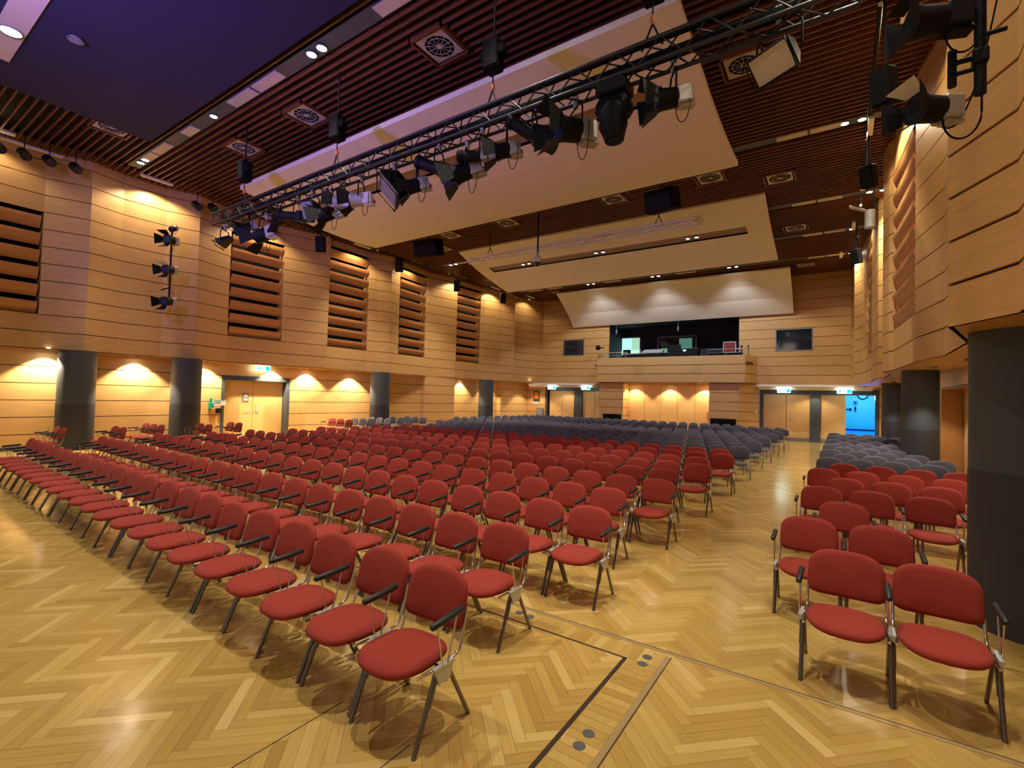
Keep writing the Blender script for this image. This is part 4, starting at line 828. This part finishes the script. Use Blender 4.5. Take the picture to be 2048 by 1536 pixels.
def chair(kind):
    red = kind == 'red'
    t = thing('armchair' if red else 'stacking_chair', 'x', 'chair')
    seat_mb().build('seat', M['red' if red else 'dark'], t); back_mb().build('backrest', M['red' if red else 'dark'], t)
    for sx in (-1, 1):
        x = .250 * sx
        s = MB(); s.tube([(x, .165, .385), (x, .095, .21)], .018, 8); s.tube([(x, .095, .22), (x, .0, .0)], .0135, 8); s.build('leg', M['leg' if red else 'chrome'], t)
        s = MB(); s.tube([(x, .245, .385), (x, .46, .0)], .013, 8); s.build('leg', M['leg'], t)
    s = MB()
    for sx in (-1, 1):
        x = .236 * sx
        s.tube([(x, .02, .395), (x, .20, .388), (x, .335, .392), (x, .378, .415), (x * .99, .408, .50), (x * .97, .445, .64)], .0095, 8)
    s.tube([(-.236, .20, .385), (.236, .20, .385)], .010, 8)
    s.build('back_frame', M['chrome'], t)
    if red:
        for sx in (-1, 1):
            s = MB(); x = .262 * sx; s.M = Matrix.Translation((x, 0, 0))
            s.add([(-.010, .13, .40), (.010, .13, .40), (.010, .275, .40), (-.010, .275, .40), (-.010, .155, .315), (.010, .155, .315), (.010, .255, .315), (-.010, .255, .315)],
                  [(0, 1, 2, 3), (4, 7, 6, 5), (0, 4, 5, 1), (2, 6, 7, 3), (1, 5, 6, 2), (0, 3, 7, 4)]); s.box((-.014, .12, .395), (.014, .285, .408))
            s.tube([(0, .175, .318), (0, .175, .30)], .006, 6); s.tube([(0, .235, .318), (0, .235, .30)], .006, 6); s.build('bracket', M['alu'], t)
        a = arm_mb(-.272).build('armrest', M['rubber'], t); armsup_mb(-.272).build('armrest_rods', M['chrome'], a)
    return t
proto = {'red': chair('red'), 'dark': chair('dark')}
endarm = arm_mb(.272).build('armrest', M['rubber']); endrod = armsup_mb(.272).build('armrest_rods', M['chrome'], endarm)
kids = {}
for o in list(COL.objects):
    if o.parent: kids.setdefault(o.parent.name, []).append(o)
used = {'red': False, 'dark': False}; end_used = False; NCH = {'red': 0, 'dark': 0}
def put(kind, x, y, rz, label, group, end=False):
    global end_used
    if not used[kind]: t = proto[kind]; used[kind] = True
    else: t = copy_tree(proto[kind], kids)
    t.location = (x, y, 0); t.rotation_euler = (0, 0, rz); t['label'] = label; t['group'] = group; NCH[kind] += 1
    if end and kind == 'red':
        if not end_used: a = endarm; end_used = True; a.parent = t
        else: a = endarm.copy(); COL.objects.link(a); a.parent = t; r = endrod.copy(); COL.objects.link(r); r.parent = a
    return t
PX = .548
REST = []
def rowy(k): return 1.87 + 1.107 * (k - 1)
def jit(a): return random.uniform(-a, a)
for k in range(1, 24):
    red = k <= 10; xe = -2.075 if k % 2 else -2.345   # centre of the aisle-end chair
    yk = rowy(k); n = 22 if k > 1 else 21
    lim = -13.75 if red else (-13.2 if k < 13 else -15.2 if k < 16 else -16.6)
    if not red: n = 14 if k > 12 else 21
    j = 0
    while True:
        x = xe - PX * j
        if x < lim: break
        if k == 23 and x > -4: j += 1; continue
        y = yk + .030 * (abs(x) - 2) + jit(.012)
        if j == 0: pos = 'at the centre aisle'
        else: pos = '%s left of the aisle end' % ORD[j]
        col = 'Red chair with black armrests' if red else 'Dark grey chair'
        if not red and NCH['dark'] + 52 >= 300: REST.append((x, y)); j += 1; continue
        put('red' if red else 'dark', x, y, jit(.02), '%s, main block, %s row, %s' % (col, ORD[k], pos), 'red chairs of the main block' if red else 'dark chairs of the main block', end=(j == 0))
        j += 1
# side groups by the left wall
for k, xs in ((2, (-17.1, -16.55)), (3, (-16.6, -16.05)), (4, (-17.75, -17.2, -16.65)), (5, (-16.75, -16.2)), (6, (-17.15, -16.6)), (10, (-17.75, -17.2, -16.65))):
    for i, x in enumerate(xs):
        put('red', x, rowy(k) + .42, jit(.03), 'Red chair by the left wall, %s row, %s' % (ORD[k], ['leftmost of its small group', 'next to the leftmost of its group', 'rightmost of three'][i]), 'red chairs beside the left wall', end=(i == len(xs) - 1))
for k in (11, 12, 13, 14):
    for i, x in enumerate((-17.95, -17.4, -16.85)):
        put('dark', x + (.2 if k % 2 else 0), rowy(k) + .44, jit(.03), 'Dark grey chair by the left wall, %s row, %s' % (ORD[k], ['leftmost of three', 'middle of three', 'rightmost of three'][i]), 'dark chairs beside the left wall')
# right block
RR = {1: (.035, .545), 2: (-.235, .305), 3: (.04,), 4: (-.20, .335, .90), 5: (.07, .62, 1.17), 6: (-.23, .32, .87, 1.42), 7: (.07, .62, 1.17, 1.70)}
for k, xs in RR.items():
    for i, x in enumerate(xs):
        put('red', x, 3.95 + 1.115 * (k - 1) + jit(.01), jit(.02), 'Red chair with black armrests, right block, %s row, %s' % (ORD[k], ['at the aisle', 'second from the aisle', 'third from the aisle', 'fourth from the aisle'][i]), 'red chairs of the right block', end=(i == len(xs) - 1))
for k in range(8, 19):
    y = 3.95 + 1.115 * (k - 1)
    for i in range(4):
        x = (-.18 if k % 2 == 0 else .09) + PX * i
        if x > 1.25 and 14.9 < y < 16.6 or x > 1.2 and y > 22.4 : continue
        put('dark', x, y + jit(.01), jit(.02), 'Dark grey chair, right block, %s row, %s' % (ORD[k], ['at the aisle', 'second from the aisle', 'third from the aisle', 'fourth from the aisle'][i]), 'dark chairs of the right block')
s = MB()
ring_s = sup(10, .228, .222, 2.9)
for (x, y) in REST:
    s.M = Matrix.Translation((x, y, 0))
    s.loft([[(a * k, b * k + .16, z) for a, b in ring_s] for k, z in ((.9, .395), (1, .415), (.9, .442))])
    rg = []
    for k, d in ((.85, -.028), (1, 0), (.85, .022)):
        rg.append([(a * 1.04 * k, .452 + d - .45 * a * a + b * .73 * k * .26, .655 + b * .745 * k * .97) for a, b in ring_s])
    s.loft(rg)
    for sx in (-.25, .25):
        s.tube([(sx, .165, .385), (sx, 0, 0)], .0135, 4, 1); s.tube([(sx, .245, .385), (sx, .46, 0)], .013, 4, 1); s.tube([(sx * .95, .36, .4), (sx * .93, .445, .64)], .0095, 4, 1)
if REST:
    o = s.build('stacking_chairs', [M['dark'], M['chrome']]); tag(o, 'farthest rows of dark grey chairs before the back wall', 'chairs', kind='stuff')
print('chairs', NCH, len(REST))
